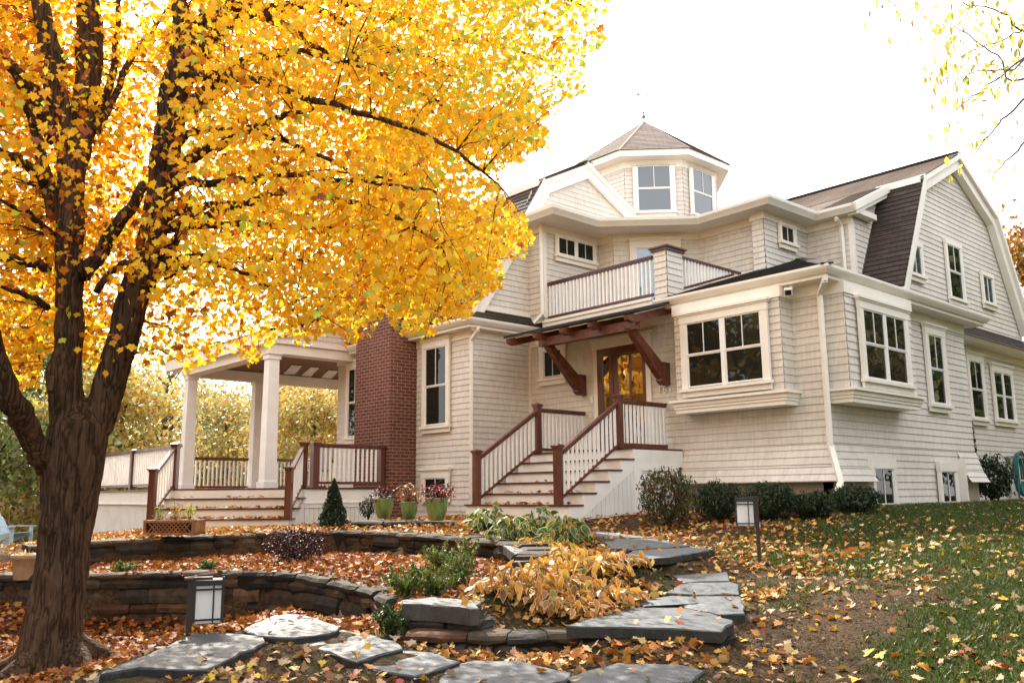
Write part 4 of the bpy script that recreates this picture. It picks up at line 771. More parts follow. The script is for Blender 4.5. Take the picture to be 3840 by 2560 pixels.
# ------------------------------------------------------------------ stones
def stone_wall(name, label, path, zt, zb, thick=.32, seed=1, cap=True, course=(.07, .16), group='dry stone garden walls', tint=.75, face_only=True):
    """dry-laid wall along a plan path; zt/zb: heights as functions of arc position 0..1"""
    rnd = random.Random(seed); P = [np.array(p, float) for p in path]; seg = [np.linalg.norm(b-a) for a, b in zip(P[:-1], P[1:])]; Ltot = sum(seg)
    def at(s):
        s = min(max(s, 0), Ltot-1e-6); k = 0
        while k < len(seg)-1 and s > seg[k]: s -= seg[k]; k += 1
        t = (P[k+1]-P[k])/seg[k]; return P[k]+t*s, t
    m = MB(); cols = [(.05, .044, .037), (.07, .05, .033), (.04, .036, .032), (.10, .05, .027), (.075, .058, .04), (.055, .04, .028), (.12, .075, .04)]
    c0 = P[0]; t = wall_o = thing(name, label, 'wall', (float(c0[0]), float(c0[1]), float(zb(0))), group)
    def stone(s0, s1, z0, z1, dep, out, colr, capst=False):
        n = max(2, int((s1-s0)/.18)+1); top = []; bot = []; V = []; jr = lambda a: rnd.uniform(-a, a)
        m.col = colr; k = 0; rows = []
        for i in range(n+1):
            p, tt = at(s0+(s1-s0)*i/n); nn = np.array([tt[1], -tt[0]]); e = .014 if capst else .02
            edge = .012 if i in (0, n) else 0
            o = out+jr(e)-edge; a = p+nn*o; b = p-nn*dep
            rows.append([(a[0], a[1], z0+jr(.008)+edge), (a[0]+nn[0]*.012, a[1]+nn[1]*.012, (z0+z1)/2+jr(.01)), (a[0]-nn[0]*.012, a[1]-nn[1]*.012, z1-.012+jr(.008)-edge*.5), (a[0]-nn[0]*.045, a[1]-nn[1]*.045, z1+jr(.004)), (b[0], b[1], z1+jr(.01)), (b[0], b[1], z0)])
        V = [v for r in rows for v in r]; F = [(i*6+j, (i+1)*6+j, (i+1)*6+(j+1) % 6, i*6+(j+1) % 6) for i in range(n) for j in range(6)]
        F += [tuple(range(5, -1, -1)), tuple(range(n*6, n*6+6))]; m.add(V, [tuple(f) for f in F])
    H = [zt(s)-zb(s) for s in np.linspace(0, 1, 9)]; hmax = max(H); base = min(zb(s) for s in np.linspace(0, 1, 9))-.1
    ct = .085 if cap else 0; lev = 0.
    while lev < hmax+.1:
        h = rnd.uniform(*course); s = -rnd.uniform(0, .3)
        while s < Ltot:
            w = rnd.uniform(.18, .62)*(1.2 if h < .1 else 1); a, b = max(s, 0), min(s+w, Ltot)
            if b-a > .05:
                u = (a+b)/2/Ltot; top = zt(u)-ct; z0 = top-lev-h
                if z0 > zb(u)-.25:
                    c = np.array(rnd.choice(cols))*rnd.uniform(.7, 1.3)*tint; stone(a+.006, b-.006, z0+.006, top-lev, thick, rnd.uniform(-.02, .03), tuple(c))
            s += w
        lev += h
    if cap:
        s = 0.
        while s < Ltot:
            w = rnd.uniform(.4, .85); b = min(s+w, Ltot)
            if Ltot-b < .2: b = Ltot
            c = np.array(rnd.choice(cols[:3]+cols[4:6]))*rnd.uniform(.8, 1.2)*tint; stone(s+.004, b-.004, zt((s+b)/2/Ltot)-ct+.004-rnd.uniform(0, .03), zt((s+b)/2/Ltot)-rnd.uniform(0, .022), thick+.02, rnd.uniform(-.01, .03), tuple(c), True); s = b
    m.col = (.012, .010, .008); n = 24
    for i in range(n):                                     # dark earth packed behind the stones
        a, b = i/n*Ltot, (i+1)/n*Ltot; (p, t1), (q, t2) = at(a), at(b); na, nb = np.array([t1[1], -t1[0]])*.03, np.array([t2[1], -t2[0]])*.03
        za, zb2 = zt(a/Ltot)-.06, zt(b/Ltot)-.06
        m.poly([(*(p-na), zb(a/Ltot)-.3), (*(q-nb), zb(b/Ltot)-.3), (*(q-nb), zb2), (*(p-na), za)])
    m.build('stones', M['stone'], t); return t
lerp = lambda *a: (lambda s: float(np.interp(s, np.linspace(0, 1, len(a)), a)))
lp = [(-15.6, .35), (-14, 1.5), (-12.36, 2.66), (-11.3, 3.45), (-10.6, 4.22), (-10.0, 4.84), (-9.3, 5.05), (-8.5, 5.05), (-7.6, 4.93), (-6.95, 4.66)]
stone_wall('stone_wall', 'long curved lower stone wall behind the maple trunk and the path light', lp, lerp(.5, .55, .62, .68, .71, .72, .73, .72, .70, .66), lambda s: .05+.12*s, seed=3, course=(.08, .2))
up_ = [(-13.0, 3.1), (-13.0, 4.4), (-12.98, 5.6), (-12.7, 6.5), (-12.1, 7.2), (-11.2, 7.42), (-9.9, 7.46), (-8.6, 7.38), (-7.9, 7.18), (-7.3, 6.68), (-6.85, 6.1)]
stone_wall('stone_wall', 'upper stone wall below the porch stairs with a lattice planter on its cap', up_, lerp(1.0, 1.02, 1.04, 1.05, 1.07, 1.08, 1.07, 1.05, 1.03, 1.0, .97), lambda s: .66, seed=5, course=(.08, .18))
stone_wall('stone_wall', 'short raised stone wall carrying the three green pots', [(-12.55, 7.72), (-11.9, 7.95), (-11.2, 8.25), (-10.6, 8.75)], lerp(1.19, 1.2, 1.2, 1.17), lambda s: .98, seed=8, thick=.55, course=(.05, .09))
stone_wall('stone_wall', 'low step wall in front of the wilting hostas and the lowest bluestone steps', [WZ(x, y, .53)[:2] for x, y in ((930, 1447), (1040, 1453), (1180, 1455), (1300, 1450), (1480, 1453), (1668, 1457), (1705, 1425), (1712, 1412))], lerp(.525, .525), lambda s: .30, seed=11, cap=False, course=(.06, .11), tint=.85)
stone_wall('stone_wall', 'step wall under the upper bluestone slab near the far path light', [WZ(*NN(x, y), .90)[:2] for x, y in ((1180, 500), (1250, 503), (1590, 477), (1905, 424), (1925, 405))], lerp(.885, .885), lambda s: .76, seed=13, cap=False, course=(.10, .13), tint=.85)
# flagstones: outline surveyed on the photograph, then set at its own height
SLABS = []
def flagstone(pts, f, z, label, th=.07, tint=1., tilt=0, group='bluestone slabs of the garden path', side=(.022, .021, .018)):
    W_ = [WZ(*f(*p), z(p[1]) if callable(z) else z) for p in pts]; P = []
    rnd = random.Random(len(pts)*7+int(pts[0][0]))
    for i in range(len(W_)):
        a, b = W_[i], W_[(i+1) % len(W_)]; L = np.linalg.norm(b-a); n = max(1, int(L/.13))
        for j in range(n): P.append(a+(b-a)*j/n+np.array([rnd.uniform(-.022, .022), rnd.uniform(-.022, .022), 0])*(j > 0))
    P = np.array(P); c = P.mean(0); d = np.linalg.norm(P-c, axis=1)[:, None]
    top = np.c_[(c+(P-c)*(1-.010/d))[:, :2], P[:, 2]+RNG.uniform(-.003, .003, len(P))]
    zc = P[:, 2]
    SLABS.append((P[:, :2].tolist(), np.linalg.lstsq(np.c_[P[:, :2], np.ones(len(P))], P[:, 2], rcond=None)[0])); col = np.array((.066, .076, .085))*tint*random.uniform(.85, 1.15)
    m = MB(); n = len(P); lo = np.c_[P[:, :2]-.0, zc-.010+RNG.uniform(-.004, .004, n)]; bt = np.c_[(c+(P-c)*1.0)[:, :2], zc-th]
    ar = sum(P[i][0]*P[(i+1) % n][1]-P[(i+1) % n][0]*P[i][1] for i in range(n)); 
    inner = [c+(p-c)*k for k in (.66, .33) for p in top]
    idx = list(range(n)); V = list(top)+[np.array([q[0], q[1], q[2]+RNG.uniform(-.003, .003)+.002]) for q in inner]+[np.array([c[0], c[1], c[2]+.004])]; F = []
    for i in range(n):
        j = (i+1) % n; F += [(i, j, n+j, n+i), (n+i, n+j, 2*n+j, 2*n+i), (2*n+i, 2*n+j, 3*n)]
    if ar < 0: F = [f_[::-1] for f_ in F]
    m.col = tuple(col); m.add(V, F)
    F = [(i, (i+1) % n, n+(i+1) % n, n+i) for i in range(n)]; F2 = [f_ for f_ in F]
    if ar > 0: F2 = [f_[::-1] for f_ in F2]
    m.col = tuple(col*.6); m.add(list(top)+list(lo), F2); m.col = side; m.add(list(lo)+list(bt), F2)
    o = m.build('flagstone', M['slate']); return tag(o, label, 'paving slab', group)
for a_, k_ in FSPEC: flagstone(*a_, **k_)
_a, _b = WZ(922, 1392, .68), WZ(1108, 1402, .68); _t = (_b-_a)/np.linalg.norm(_b-_a); _k = np.array([-_t[1], _t[0], 0])*.42
stone_wall('stone_wall', 'short squared stone pier under the boulder block beside the fern', [(_a+_k)[:2], (_a)[:2], _b[:2], (_b+_k)[:2]], lerp(.60, .60), lambda s: .36, seed=21, cap=False, course=(.09, .15), thick=.2)
# ------------------------------------------------------------------ path lights
def path_light(px, py, label, z=None, rz=0., dist=None, side=1, sc_=1.):
    t = thing('path_light', label, 'garden light', (0, 0, 0), 'black lantern path lights')
    m = MB(); m.lathe((0, 0, 0), [(0, .03), (.13, .03), (.14, .015), (.14, 0)], 24); m.build('base', M['basestone'], t)
    m = MB(); m.bx(-.022, .022, -.022, .022, .02, .80); m.bx(-.05, .16*side if side > 0 else .05, -.05, .05, .775, .795) if side > 0 else m.bx(-.16, .03, -.03, .03, .775, .795); m.build('post', M['bronze'], t)
    cx = .135*side; w = .105; m = MB()
    m.bx(cx-w, cx+w, -w, w, .75, .775)
    for sx in (-1, 1):
        for sy in (-1, 1): m.bx(cx+sx*w-.009, cx+sx*w+.009, sy*w-.009, sy*w+.009, .46, .80)
    for z_ in (.475, .70, .735): 
        for s_ in (-1, 1): m.bx(cx-w-.012, cx+w+.012, s_*w-.007, s_*w+.007, z_, z_+.014); m.bx(cx+s_*w-.007, cx+s_*w+.007, -w-.012, w+.012, z_, z_+.014)
    for s_ in (-1, 1): m.bx(cx+.03, cx+.042, s_*(w+.003)-.005, s_*(w+.003)+.005, .46, .75); m.bx(cx+s_*(w+.003)-.005, cx+s_*(w+.003)+.005, .03, .042, .46, .75)
    m.build('lantern_frame', M['black'], t); m = MB(); m.bx(cx-w+.012, cx+w-.012, -w+.012, w-.012, .455, .748); m.build('lantern_glass', M['frost'], t)
    p = WG(px, py, .6) if dist is None else WD(px, py, dist)
    if dist is None: sc_ = 145/2003*math.hypot(p[0], p[1])/.80
    t.location = (p[0], p[1], p[2] if z is None else z); t.rotation_euler[2] = rz; t.scale = (sc_,)*3; return t
path_light(1745, 1296, 'path light on the lawn right of the upper bluestone step', rz=math.radians(35), side=-1)
path_light(432, 1465, 'path light between the maple trunk and the sunlit slab', rz=math.radians(67), dist=7.6, z=.16, sc_=1.02)
# ------------------------------------------------------------------ pots, planter, hose, chair
def pot(name, px, py, w, h, matn, label, cat='flower pot', group=None, prof=None, z=None):
    p = WZ(px, py, z) if z else WG(px, py); d = np.linalg.norm(p-EYE); W_ = w/2003*d/2; H = h/2003*d
    prof = prof or [(0, .01), (.52, 0), (.62, .03), (.86, .42), (.97, .72), (.99, .92), (1.02, .97), (1.0, 1.0), (.9, 1.0), (.88, .9), (0, .86)]
    t = thing(name, label, cat, tuple(p), group); m = MB(); m.lathe(p, [(r*W_, q*H) for r, q in prof], 40); m.build('pot_body', M[matn], t, smooth=True)
    s = MB(); s.lathe(p, [(0, .90*H), (.90*W_, .905*H)], 24); s.build('potting_soil', M['soil'], t); return p+np.array([0, 0, H*.9]), W_, t
POT1 = pot('flower_pot', 881, 1190, 44, 44, 'ceramic', 'left green glazed pot with dark red foliage on the raised wall', group='green glazed pots', z=1.205)
POT2 = pot('flower_pot', 940, 1192, 40, 39, 'ceramic', 'smallest green glazed pot with dry brown foliage, in the middle', group='green glazed pots', z=1.205)
POT3 = pot('flower_pot', 1003, 1195, 52, 50, 'ceramic', 'largest green glazed pot with pink flowers, right one on the raised wall', group='green glazed pots', z=1.205)
CLAY = pot('clay_planter', 55, 1330, 50, 48, 'terra', 'sand coloured clay planter on the wall left of the maple trunk', 'planter', prof=[(0, .01), (.72, 0), (.76, .03), (.94, .8), (1.06, .82), (1.08, .98), (1.0, 1), (.88, .98), (.85, .85), (0, .84)])
pt = thing('planter_box', 'brown lattice planter box in front of the porch stairs', 'planter box', tuple(WZ(397, 1228, 1.05)))
PB0 = WZ(330, 1228, 1.06); PB1 = WZ(444, 1228, 1.06); uu = (PB1-PB0); LB = np.linalg.norm(uu); uu /= LB; bk = np.array([-uu[1], uu[0], 0])
if bk@FWD < 0: bk = -bk
FB = Fr(PB0, uu, -bk); hB = .21; m = MB(); dB = .30
m.box(FB, 0, LB, .02, hB-.02, -dB+.02, -.015, 1)
m.box(FB, -.01, LB+.01, 0, .035, -dB, .012); m.box(FB, -.01, LB+.01, hB-.035, hB, -.03, .014); m.box(FB, -.01, LB+.01, hB-.035, hB, -dB, -dB+.03); m.box(FB, -.01, .03, 0, hB, -dB, .01); m.box(FB, LB-.03, LB+.01, 0, hB, -dB, .01)
for s_ in (1, -1):
    k = -hB
    while k < LB:
        a, b = k, k+hB-.07; 
        if s_ < 0: a, b = b, a
        za, zb = .035, hB-.035
        if min(a, b) > .02 and max(a, b) < LB-.02: m.bar(FB.p(a, za, .0+.004*s_), FB.p(b, zb, .0+.004*s_), .007, .015, 0)
        k += .068
m.build('lattice_box', [M['lattice'], M['soil']], pt)
LAT = (FB, LB, hB, dB)
hz = g1(-7.6, 24.9); hs = thing('garden_hose', 'teal garden hose coiled on the wall at the right edge', 'hose', (-7.72, 24.85, 1.9)); m = MB()
_d = ray(2339, 1083); _h = EYE+_d*(-7.70/_d[0]); HY, HZ = float(_h[1]), float(_h[2]); hp = RightX(-7.72)
for k in range(4):
    R_ = .34+.025*k; m.tube([hp.p(HY+R_*.75*math.cos(a)+random.uniform(-.01, .01), HZ+R_*1.2*math.sin(a)-.1*(math.sin(a) < 0), .04*k) for a in np.linspace(-.2, 2*math.pi-.3, 26)], .022, 7)
m.tube([hp.p(HY-.2, HZ+.35, 0), hp.p(HY-.3, HZ-.15, .1), hp.p(HY-.35, HZ-.6, .1), hp.p(HY-.15, HZ-.75, .3)], .022, 7); m.build('hose_coil', M['hose'], hs, smooth=True); m = MB(); m.box(hp, HY-.15, HY+.15, HZ+.32, HZ+.38, -.16, .12); m.build('hose_hanger', M['metalgrey'], hs)
def adirondack(loc, rz, label):
    t = thing('lawn_chair', label, 'lawn chair', (0, 0, 0)); m = MB()
    for k in range(6): x = -.27+.108*k; m.prism([(x-.048, .18, .30), (x+.048, .18, .30), (x*1.15+.05, .58, 1.02-.004*(k-2.5)**2*9), (x*1.15-.05, .58, 1.02-.004*(k-2.5)**2*9)], (0, .02, .01))
    m.build('backrest', M['bluechair'], t); m = MB()
    for k in range(6): y = -.38+.1*k; m.prism([(-.28, y, .40-.02*k), (.28, y, .40-.02*k), (.28, y+.085, .385-.02*k), (-.28, y+.085, .385-.02*k)], (0, 0, .02))
    m.build('seat', M['bluechair'], t)
    for s_ in (-1, 1):
        m = MB(); m.bx(s_*.37-.07, s_*.37+.07, -.45, .32, .56, .58); m.build('armrest', M['bluechair'], t)
        m = MB(); m.bx(s_*.33-.02, s_*.33+.02, -.42, -.33, 0, .56); m.build('leg', M['bluechair'], t); m = MB(); m.prism([(s_*.29-.015, .6, 0), (s_*.29-.015, .5, 0), (s_*.29-.015, -.4, .36), (s_*.29-.015, -.4, .44), (s_*.29-.015, .3, .3)], (.03, 0, 0)); m.build('leg', M['bluechair'], t)
    t.location = loc; t.rotation_euler[2] = rz
cp = WD(16, 1287, 27.); adirondack((cp[0], cp[1], g1(cp[0], cp[1])), math.radians(125), 'pale blue slatted lawn chair on the far lawn at the left edge')
# ------------------------------------------------------------------ the big maple
mt = thing('maple_tree', 'big golden maple with forked dark trunk in the left foreground', 'tree', (-8.75, 2.42, .08))
def limb(mb, pts, rad, n=8, sub=4, wob=.0, mi=0):
    """pts: (px, py, dist) survey points, rad in pixels at that point; smoothed"""
    P = np.array([WD(a, b, c) for a, b, c in pts]); R = np.array([r/2003*c*(float((p-EYE)@FWD)/c)**2 for r, (_, _, c), p in zip(rad, pts, P)])
    k = len(P); Q, S = [], []
    for i in range(k-1):
        p0, p1, p2, p3 = P[max(i-1, 0)], P[i], P[i+1], P[min(i+2, k-1)]
        for j in range(sub):
            t = j/sub; Q.append(.5*((2*p1)+(-p0+p2)*t+(2*p0-5*p1+4*p2-p3)*t*t+(-p0+3*p1-3*p2+p3)*t**3)); S.append(R[i]*(1-t)+R[i+1]*t)
    Q.append(P[-1]); S.append(R[-1])
    if wob: Q = [q+RNG.normal(size=3)*wob*(0 < i < len(Q)-1) for i, q in enumerate(Q)]
    mb.tube(Q, S, n, mi); return Q
tk = MB(); T0 = 9.1
base_pts = [(104, 1590, T0), (112, 1520, T0), (118, 1452, T0), (132, 1372, T0), (147, 1266, T0), (159, 1160, T0), (171, 1054, T0), (184, 974, T0), (194, 918, T0)]
limb(tk, base_pts, [118, 88, 74, 68, 64, 67, 76, 72, 26], 26, 4)
SK_ = []
SK_ += limb(tk, [(160, 1010, T0), (151, 930, T0), (149, 850, T0), (159, 788, T0), (161, 700, T0), (159, 550, 9.1), (160, 450, 9.15), (171, 350, 9.2), (195, 250, 9.3), (206, 100, 9.4), (203, 0, 9.5), (215, -140, 9.7), (235, -330, 10)], [38, 43, 42, 34, 34, 33, 32, 35, 31, 31, 25, 20, 12], 18)
SK_ += limb(tk, [(226, 990, 9.1), (247, 894, 9.05), (281, 788, 9), (300, 700, 8.95), (333, 600, 8.9), (359, 500, 8.8), (370, 425, 8.8), (389, 300, 8.75), (405, 200, 8.7), (424, 100, 8.7), (412, -20, 8.8), (420, -250, 9)], [37, 37, 38, 37, 34, 33, 34, 33, 35, 30, 15, 9], 18)
for a in ((-2.2, 14), (-1.2, 10), (.2, 12), (1.1, 9)):                     # root flare
    c = WD(140, 1500, T0); d = np.array([math.cos(a[0]), math.sin(a[0]), 0])
    tk.tube([c+(0, 0, .12), c+d*.30+(0, 0, -.05), c+d*.55+(0, 0, -.17), c+d*.95+(0, 0, -.30)], [.12, .12, .09, .04], 10)
tk.tube([WD(118, 900, 8.8), WD(117, 862, 8.78)], [.05, .04], 10)
trunk = tk.build('trunk', M['bark'], mt, smooth=True)
rm_ = trunk.modifiers.new('fuse', 'REMESH'); rm_.mode = 'VOXEL'; rm_.voxel_size = .018; rm_.use_smooth_shade = True
sm_ = trunk.modifiers.new('relax', 'SMOOTH'); sm_.iterations = 6; sm_.factor = .5
tx_ = bpy.data.textures.new('burr', 'CLOUDS'); tx_.noise_scale = .22; dp_ = trunk.modifiers.new('burr', 'DISPLACE'); dp_.texture = tx_; dp_.strength = .05; dp_.mid_level = .5; dp_.texture_coords = 'LOCAL'
bm2 = MB()
LIMBS = [
 ([(110, 1075, 9.1), (82, 1030, 8.95), (46, 960, 8.7), (12, 900, 8.5), (-12, 820, 8.4), (-40, 700, 8.3), (-90, 560, 8.2), (-150, 420, 8.1), (-230, 280, 8.0)], [30, 31, 33, 33, 30, 26, 20, 12, 4]),
 ([(190, 640, 9.05), (250, 550, 8.8), (300, 480, 8.6), (332, 425, 8.5)], [20, 17, 14, 12]),
 ([(222, 670, 8.6), (258, 620, 8.5), (300, 600, 8.3), (330, 590, 8.2), (400, 560, 7.9)], [9, 8, 7, 5, 3]),
 ([(165, 430, 9.2), (135, 250, 9.1), (120, 130, 9.1), (95, 30, 9.1), (70, -100, 9.2)], [30, 27, 25, 22, 15]),
 ([(130, 330, 9.1), (70, 210, 8.9), (20, 150, 8.8), (-40, 110, 8.7)], [20, 18, 15, 10]),
 ([(125, 470, 9.1), (90, 330, 9), (55, 230, 8.8)], [16, 14, 10]),
 ([(120, 500, 9.1), (98, 410, 9), (50, 370, 8.8), (-20, 340, 8.5)], [15, 12, 9, 6]),
 ([(110, 420, 9.1), (60, 380, 8.6), (0, 355, 8.2), (-60, 340, 8)], [12, 10, 8, 5]),
 ([(120, 540, 9.1), (80, 500, 8.8), (30, 470, 8.5), (-30, 440, 8.2)], [10, 8, 6, 3]),
 ([(110, 615, 9.1), (60, 600, 8.8), (0, 590, 8.5), (-50, 590, 8.2)], [13, 10, 8, 5]),
 ([(108, 705, 9.1), (70, 680, 8.9), (10, 660, 8.6), (-30, 640, 8.4)], [10, 8, 5, 3]),
 ([(205, 270, 9.3), (225, 300, 9.2), (260, 220, 9.5), (310, 120, 9.9), (360, 60, 10.2), (400, 0, 10.4)], [6, 9, 8, 7, 5, 4]),
 ([(190, 330, 9.2), (240, 240, 9.6), (268, 100, 10), (275, -60, 10.4)], [14, 10, 8, 5]),
 ([(395, 420, 8.75), (435, 370, 8.5), (480, 340, 8.3), (588, 290, 8.0), (660, 262, 7.7), (720, 250, 7.5)], [17, 15, 12, 9, 6, 3]),
 ([(400, 270, 8.75), (470, 220, 8.6), (530, 160, 8.5), (600, 135, 8.4), (700, 120, 8.3), (800, 140, 8.2)], [26, 20, 16, 11, 7, 4]),
 ([(425, 130, 8.7), (480, 70, 8.9), (520, 0, 9.2), (560, -120, 9.5)], [20, 16, 13, 8]),
 ([(400, 430, 8.75), (440, 420, 8.5), (520, 418, 8.2), (640, 400, 7.9), (763, 412, 7.6), (918, 428, 7.4), (1000, 440, 7.3)], [13, 11, 9, 7, 6, 4, 2]),
 ([(385, 525, 8.8), (450, 500, 8.6), (560, 470, 8.4), (663, 445, 8.3), (838, 470, 8.1), (938, 520, 8), (1010, 560, 8)], [14, 11, 9, 8, 6, 5, 2]),
 ([(375, 600, 8.8), (440, 525, 8.9), (588, 515, 9.1), (700, 524, 9.3), (813, 532, 9.4), (888, 555, 9.5), (978, 570, 9.6)], [12, 10, 8, 7, 6, 4, 2]),
 ([(415, 200, 8.7), (520, 60, 9.2), (668, 10, 9.6), (753, 35, 9.8), (888, 100, 10), (978, 135, 10.2), (1100, 170, 10.4)], [18, 13, 11, 9, 8, 5, 2]),
 ([(440, 60, 8.8), (560, 20, 9.3), (678, 75, 9.4), (773, 135, 9.5), (848, 165, 9.6), (1038, 250, 9.8), (1140, 290, 9.9)], [14, 12, 10, 8, 7, 5, 2]),
 ([(848, 165, 9.6), (950, 175, 9.7), (1053, 178, 9.8)], [5, 4, 2]),
 ([(520, -60, 9.4), (700, -30, 9.8), (858, 30, 10.2), (938, 50, 10.4), (1038, 90, 10.6), (1150, 105, 10.8), (1300, 150, 11)], [14, 12, 9, 8, 6, 4, 2]),
 ([(480, -150, 9.2), (700, -180, 9.8), (950, -120, 10.4), (1150, -60, 10.8), (1350, 20, 11.2)], [14, 12, 9, 6, 3]),
 ([(395, 340, 8.75), (450, 300, 8.4), (540, 300, 8), (700, 345, 7.6), (813, 395, 7.4), (918, 415, 7.2)], [10, 8, 7, 5, 4, 2]),
 ([(380, 640, 8.8), (440, 600, 8.6), (520, 610, 8.4), (600, 650, 8.2), (660, 700, 8.1), (700, 760, 8)], [7, 6, 5, 4, 3, 2]),
 ([(350, 660, 8.85), (420, 590, 9.2), (560, 590, 9.6), (700, 600, 9.9), (838, 640, 10.1), (960, 690, 10.2)], [8, 7, 6, 5, 4, 2]),
 ([(388, 500, 8.8), (480, 470, 9.3), (640, 480, 9.8), (800, 560, 10.1), (900, 600, 10.2), (1050, 640, 10.3), (1130, 600, 10.3)], [10, 9, 7, 6, 5, 3, 2]),
 ([(420, 180, 8.7), (560, 180, 8.2), (720, 230, 7.8), (900, 280, 7.5), (1050, 350, 7.4), (1150, 430, 7.3)], [14, 11, 8, 6, 4, 2])]
for pts, rd in LIMBS: SK_ += limb(bm2, pts, rd, 8, 4, .012)
SKA = np.array(SK_)
CROWN = [(-400, -900), (1500, -900), (1450, -200), (1410, 0), (1385, 60), (1392, 105), (1345, 125), (1340, 170), (1358, 212), (1300, 222), (1282, 265), (1240, 270), (1272, 335), (1215, 350), (1190, 385), (1140, 395), (1160, 450), (1205, 495), (1226, 548), (1205, 590), (1150, 600), (1158, 655), (1098, 690), (1085, 725), (1010, 742), (975, 785), (930, 775), (880, 722), (850, 768), (800, 795), (760, 760), (700, 800), (640, 770), (600, 815), (575, 840), (520, 800), (470, 838), (435, 862), (400, 820), (360, 850), (290, 800), (240, 860), (100, 800), (90, 900), (-60, 860), (-400, 900)]
def dens(x, y):
    d = np.ones_like(x)
    d = np.where((x > 205) & (x < 330) & (y < 520), .55, d); d = np.where((x < 130) & (y < 600), .85, d); d = np.where((x >= 130) & (x <= 205), .6, d); d = np.where((x >= 330) & (x <= 450) & (y < 640), .7, d)
    d = np.where((x > 380) & (y > 640) & (x < 640), .65, d); d = np.where((x > 1180), .7, d); d = np.where((x > 530) & (x < 640) & (y > 670) & (y < 770), .12, d)
    d = np.where((y > 600) & (x < 380), .7, d); d = np.where((x > 640) & (y > 250) & (y < 640), 1.35, d); return d*(.6+.8*vnoise(x, y, 70, 17))
def clusters(n, x0, x1, y0, y1):
    out = []
    while len(out) < n:
        x, y = RNG.uniform(x0, x1, 400), RNG.uniform(y0, y1, 400); k = inpoly(x, y, CROWN) & (RNG.random(400) < dens(x, y)/1.9)
        for a, b in zip(x[k], y[k]): 
            f_ = np.clip((a-330)/250, 0, 1); back = RNG.random() < .97-.42*f_
            out.append((a, b, float(np.clip(9.2+abs(RNG.normal(.5, 1.5)) if back else RNG.normal(8.3, .9), 6.3, 13.5))))
    return out[:n]
CL = clusters(1000, -120, 1440, -120, 880)+clusters(110, -400, -120, -120, 860)+clusters(520, -400, 1500, -900, -120)
tw = bm2; LP, LCl, LY = [], [], []
for (a, b, c) in CL:
    p = WD(a, b, c); d = np.linalg.norm(SKA-p, axis=1)+np.maximum(0, SKA[:, 2]-p[2])*.2; q = SKA[int(np.argmin(d))]; L = np.linalg.norm(p-q)
    if L > .15 and L < 1.2 and RNG.random() < .8:
        mid = (p+q)/2+RNG.normal(size=3)*.08*L+np.array([0, 0, .10*L]); r0 = .004+.003*L
        tw.tube([q, mid*.5+q*.5+np.array([0, 0, .03*L]), mid, p*.6+mid*.4, p], [r0*1.3, r0, r0*.7, r0*.5, .003], 4)
    nl = RNG.integers(52, 82); ax = (p-q)/(L+1e-6); off = RNG.normal(size=(nl, 3))*np.array([.27, .27, .15]); pos = p+off+ax*RNG.uniform(-.5, .35, nl)[:, None]*min(L, 1.)
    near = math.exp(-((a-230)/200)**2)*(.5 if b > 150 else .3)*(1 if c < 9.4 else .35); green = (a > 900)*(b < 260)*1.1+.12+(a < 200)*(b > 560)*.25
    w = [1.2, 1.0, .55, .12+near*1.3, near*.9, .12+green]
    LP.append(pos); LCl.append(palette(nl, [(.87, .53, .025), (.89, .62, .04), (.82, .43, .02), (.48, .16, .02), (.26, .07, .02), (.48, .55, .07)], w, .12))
for x_, y_ in [(100, 190), (150, 330), (165, 390), (180, 200), (120, 400), (150, 455), (215, 300), (140, 560), (165, 620), (200, 470), (30, 500), (60, 470), (20, 350), (300, 470), (350, 480), (365, 520), (385, 440), (360, 400), (400, 390), (395, 250), (420, 310), (330, 560), (340, 590), (440, 150), (470, 240), (300, 570), (355, 330), (250, 590), (30, 120), (70, 60), (620, 420), (660, 400), (500, 520), (560, 540)]:
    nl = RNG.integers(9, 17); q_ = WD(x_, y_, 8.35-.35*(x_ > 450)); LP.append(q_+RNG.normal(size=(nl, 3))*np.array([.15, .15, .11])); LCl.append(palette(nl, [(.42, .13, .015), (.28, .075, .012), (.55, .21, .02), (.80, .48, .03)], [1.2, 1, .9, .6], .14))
LP, LCl = np.concatenate(LP), np.concatenate(LCl)
qx, qy, qw = proj(LP); ok = inpoly(qx, qy, CROWN) & (qw > 4); LP, LCl = LP[ok], LCl[ok]; n = len(LP)
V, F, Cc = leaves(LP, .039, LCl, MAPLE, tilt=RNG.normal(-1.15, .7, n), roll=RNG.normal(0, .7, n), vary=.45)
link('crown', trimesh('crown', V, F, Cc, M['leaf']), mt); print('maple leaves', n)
bm2.build('branches', M['bark'], mt, smooth=True)
# ------------------------------------------------------------------ fallen leaves and grass
def zsurf(x, y):
    z = gz(x, y); on = np.zeros(x.shape, bool)
    for pl, zs in SLABS:
        k = inpoly(x, y, pl); z = np.where(k, np.maximum(z, zs[0]*x+zs[1]*y+zs[2]+.006), z); on |= k
    return z, on
N0 = 460000; lx, ly = RNG.uniform(-24, .5, N0), RNG.uniform(-.5, 27, N0); cell = 24.5*27.5/N0
t2 = inpoly(lx, ly, T2POLY) & (lx > -15.5); t3 = inpoly(lx, ly, [(-6.4, 4.3), (-7, 4.6), (-8.5, 5), (-10, 4.8), (-11.3, 3.4), (-14, 1.3), (-13, -1), (-7, -1), (-6.6, 2), (-6.9, 2.9), (-7.1, 3.6), (-6.6, 4)])
BED = [(-5.9, 4.3), (-5.1, 4.95), (-5.0, 5.3), (-5.55, 6.2), (-6.0, 6.9), (-6.9, 7.7), (-8.0, 8.6), (-9.6, 9.9), (-10.6, 9.9), (-10, 8.7), (-8.2, 7.7), (-7.3, 7.0), (-6.7, 6.2), (-6.5, 5.4), (-6.1, 4.8)]
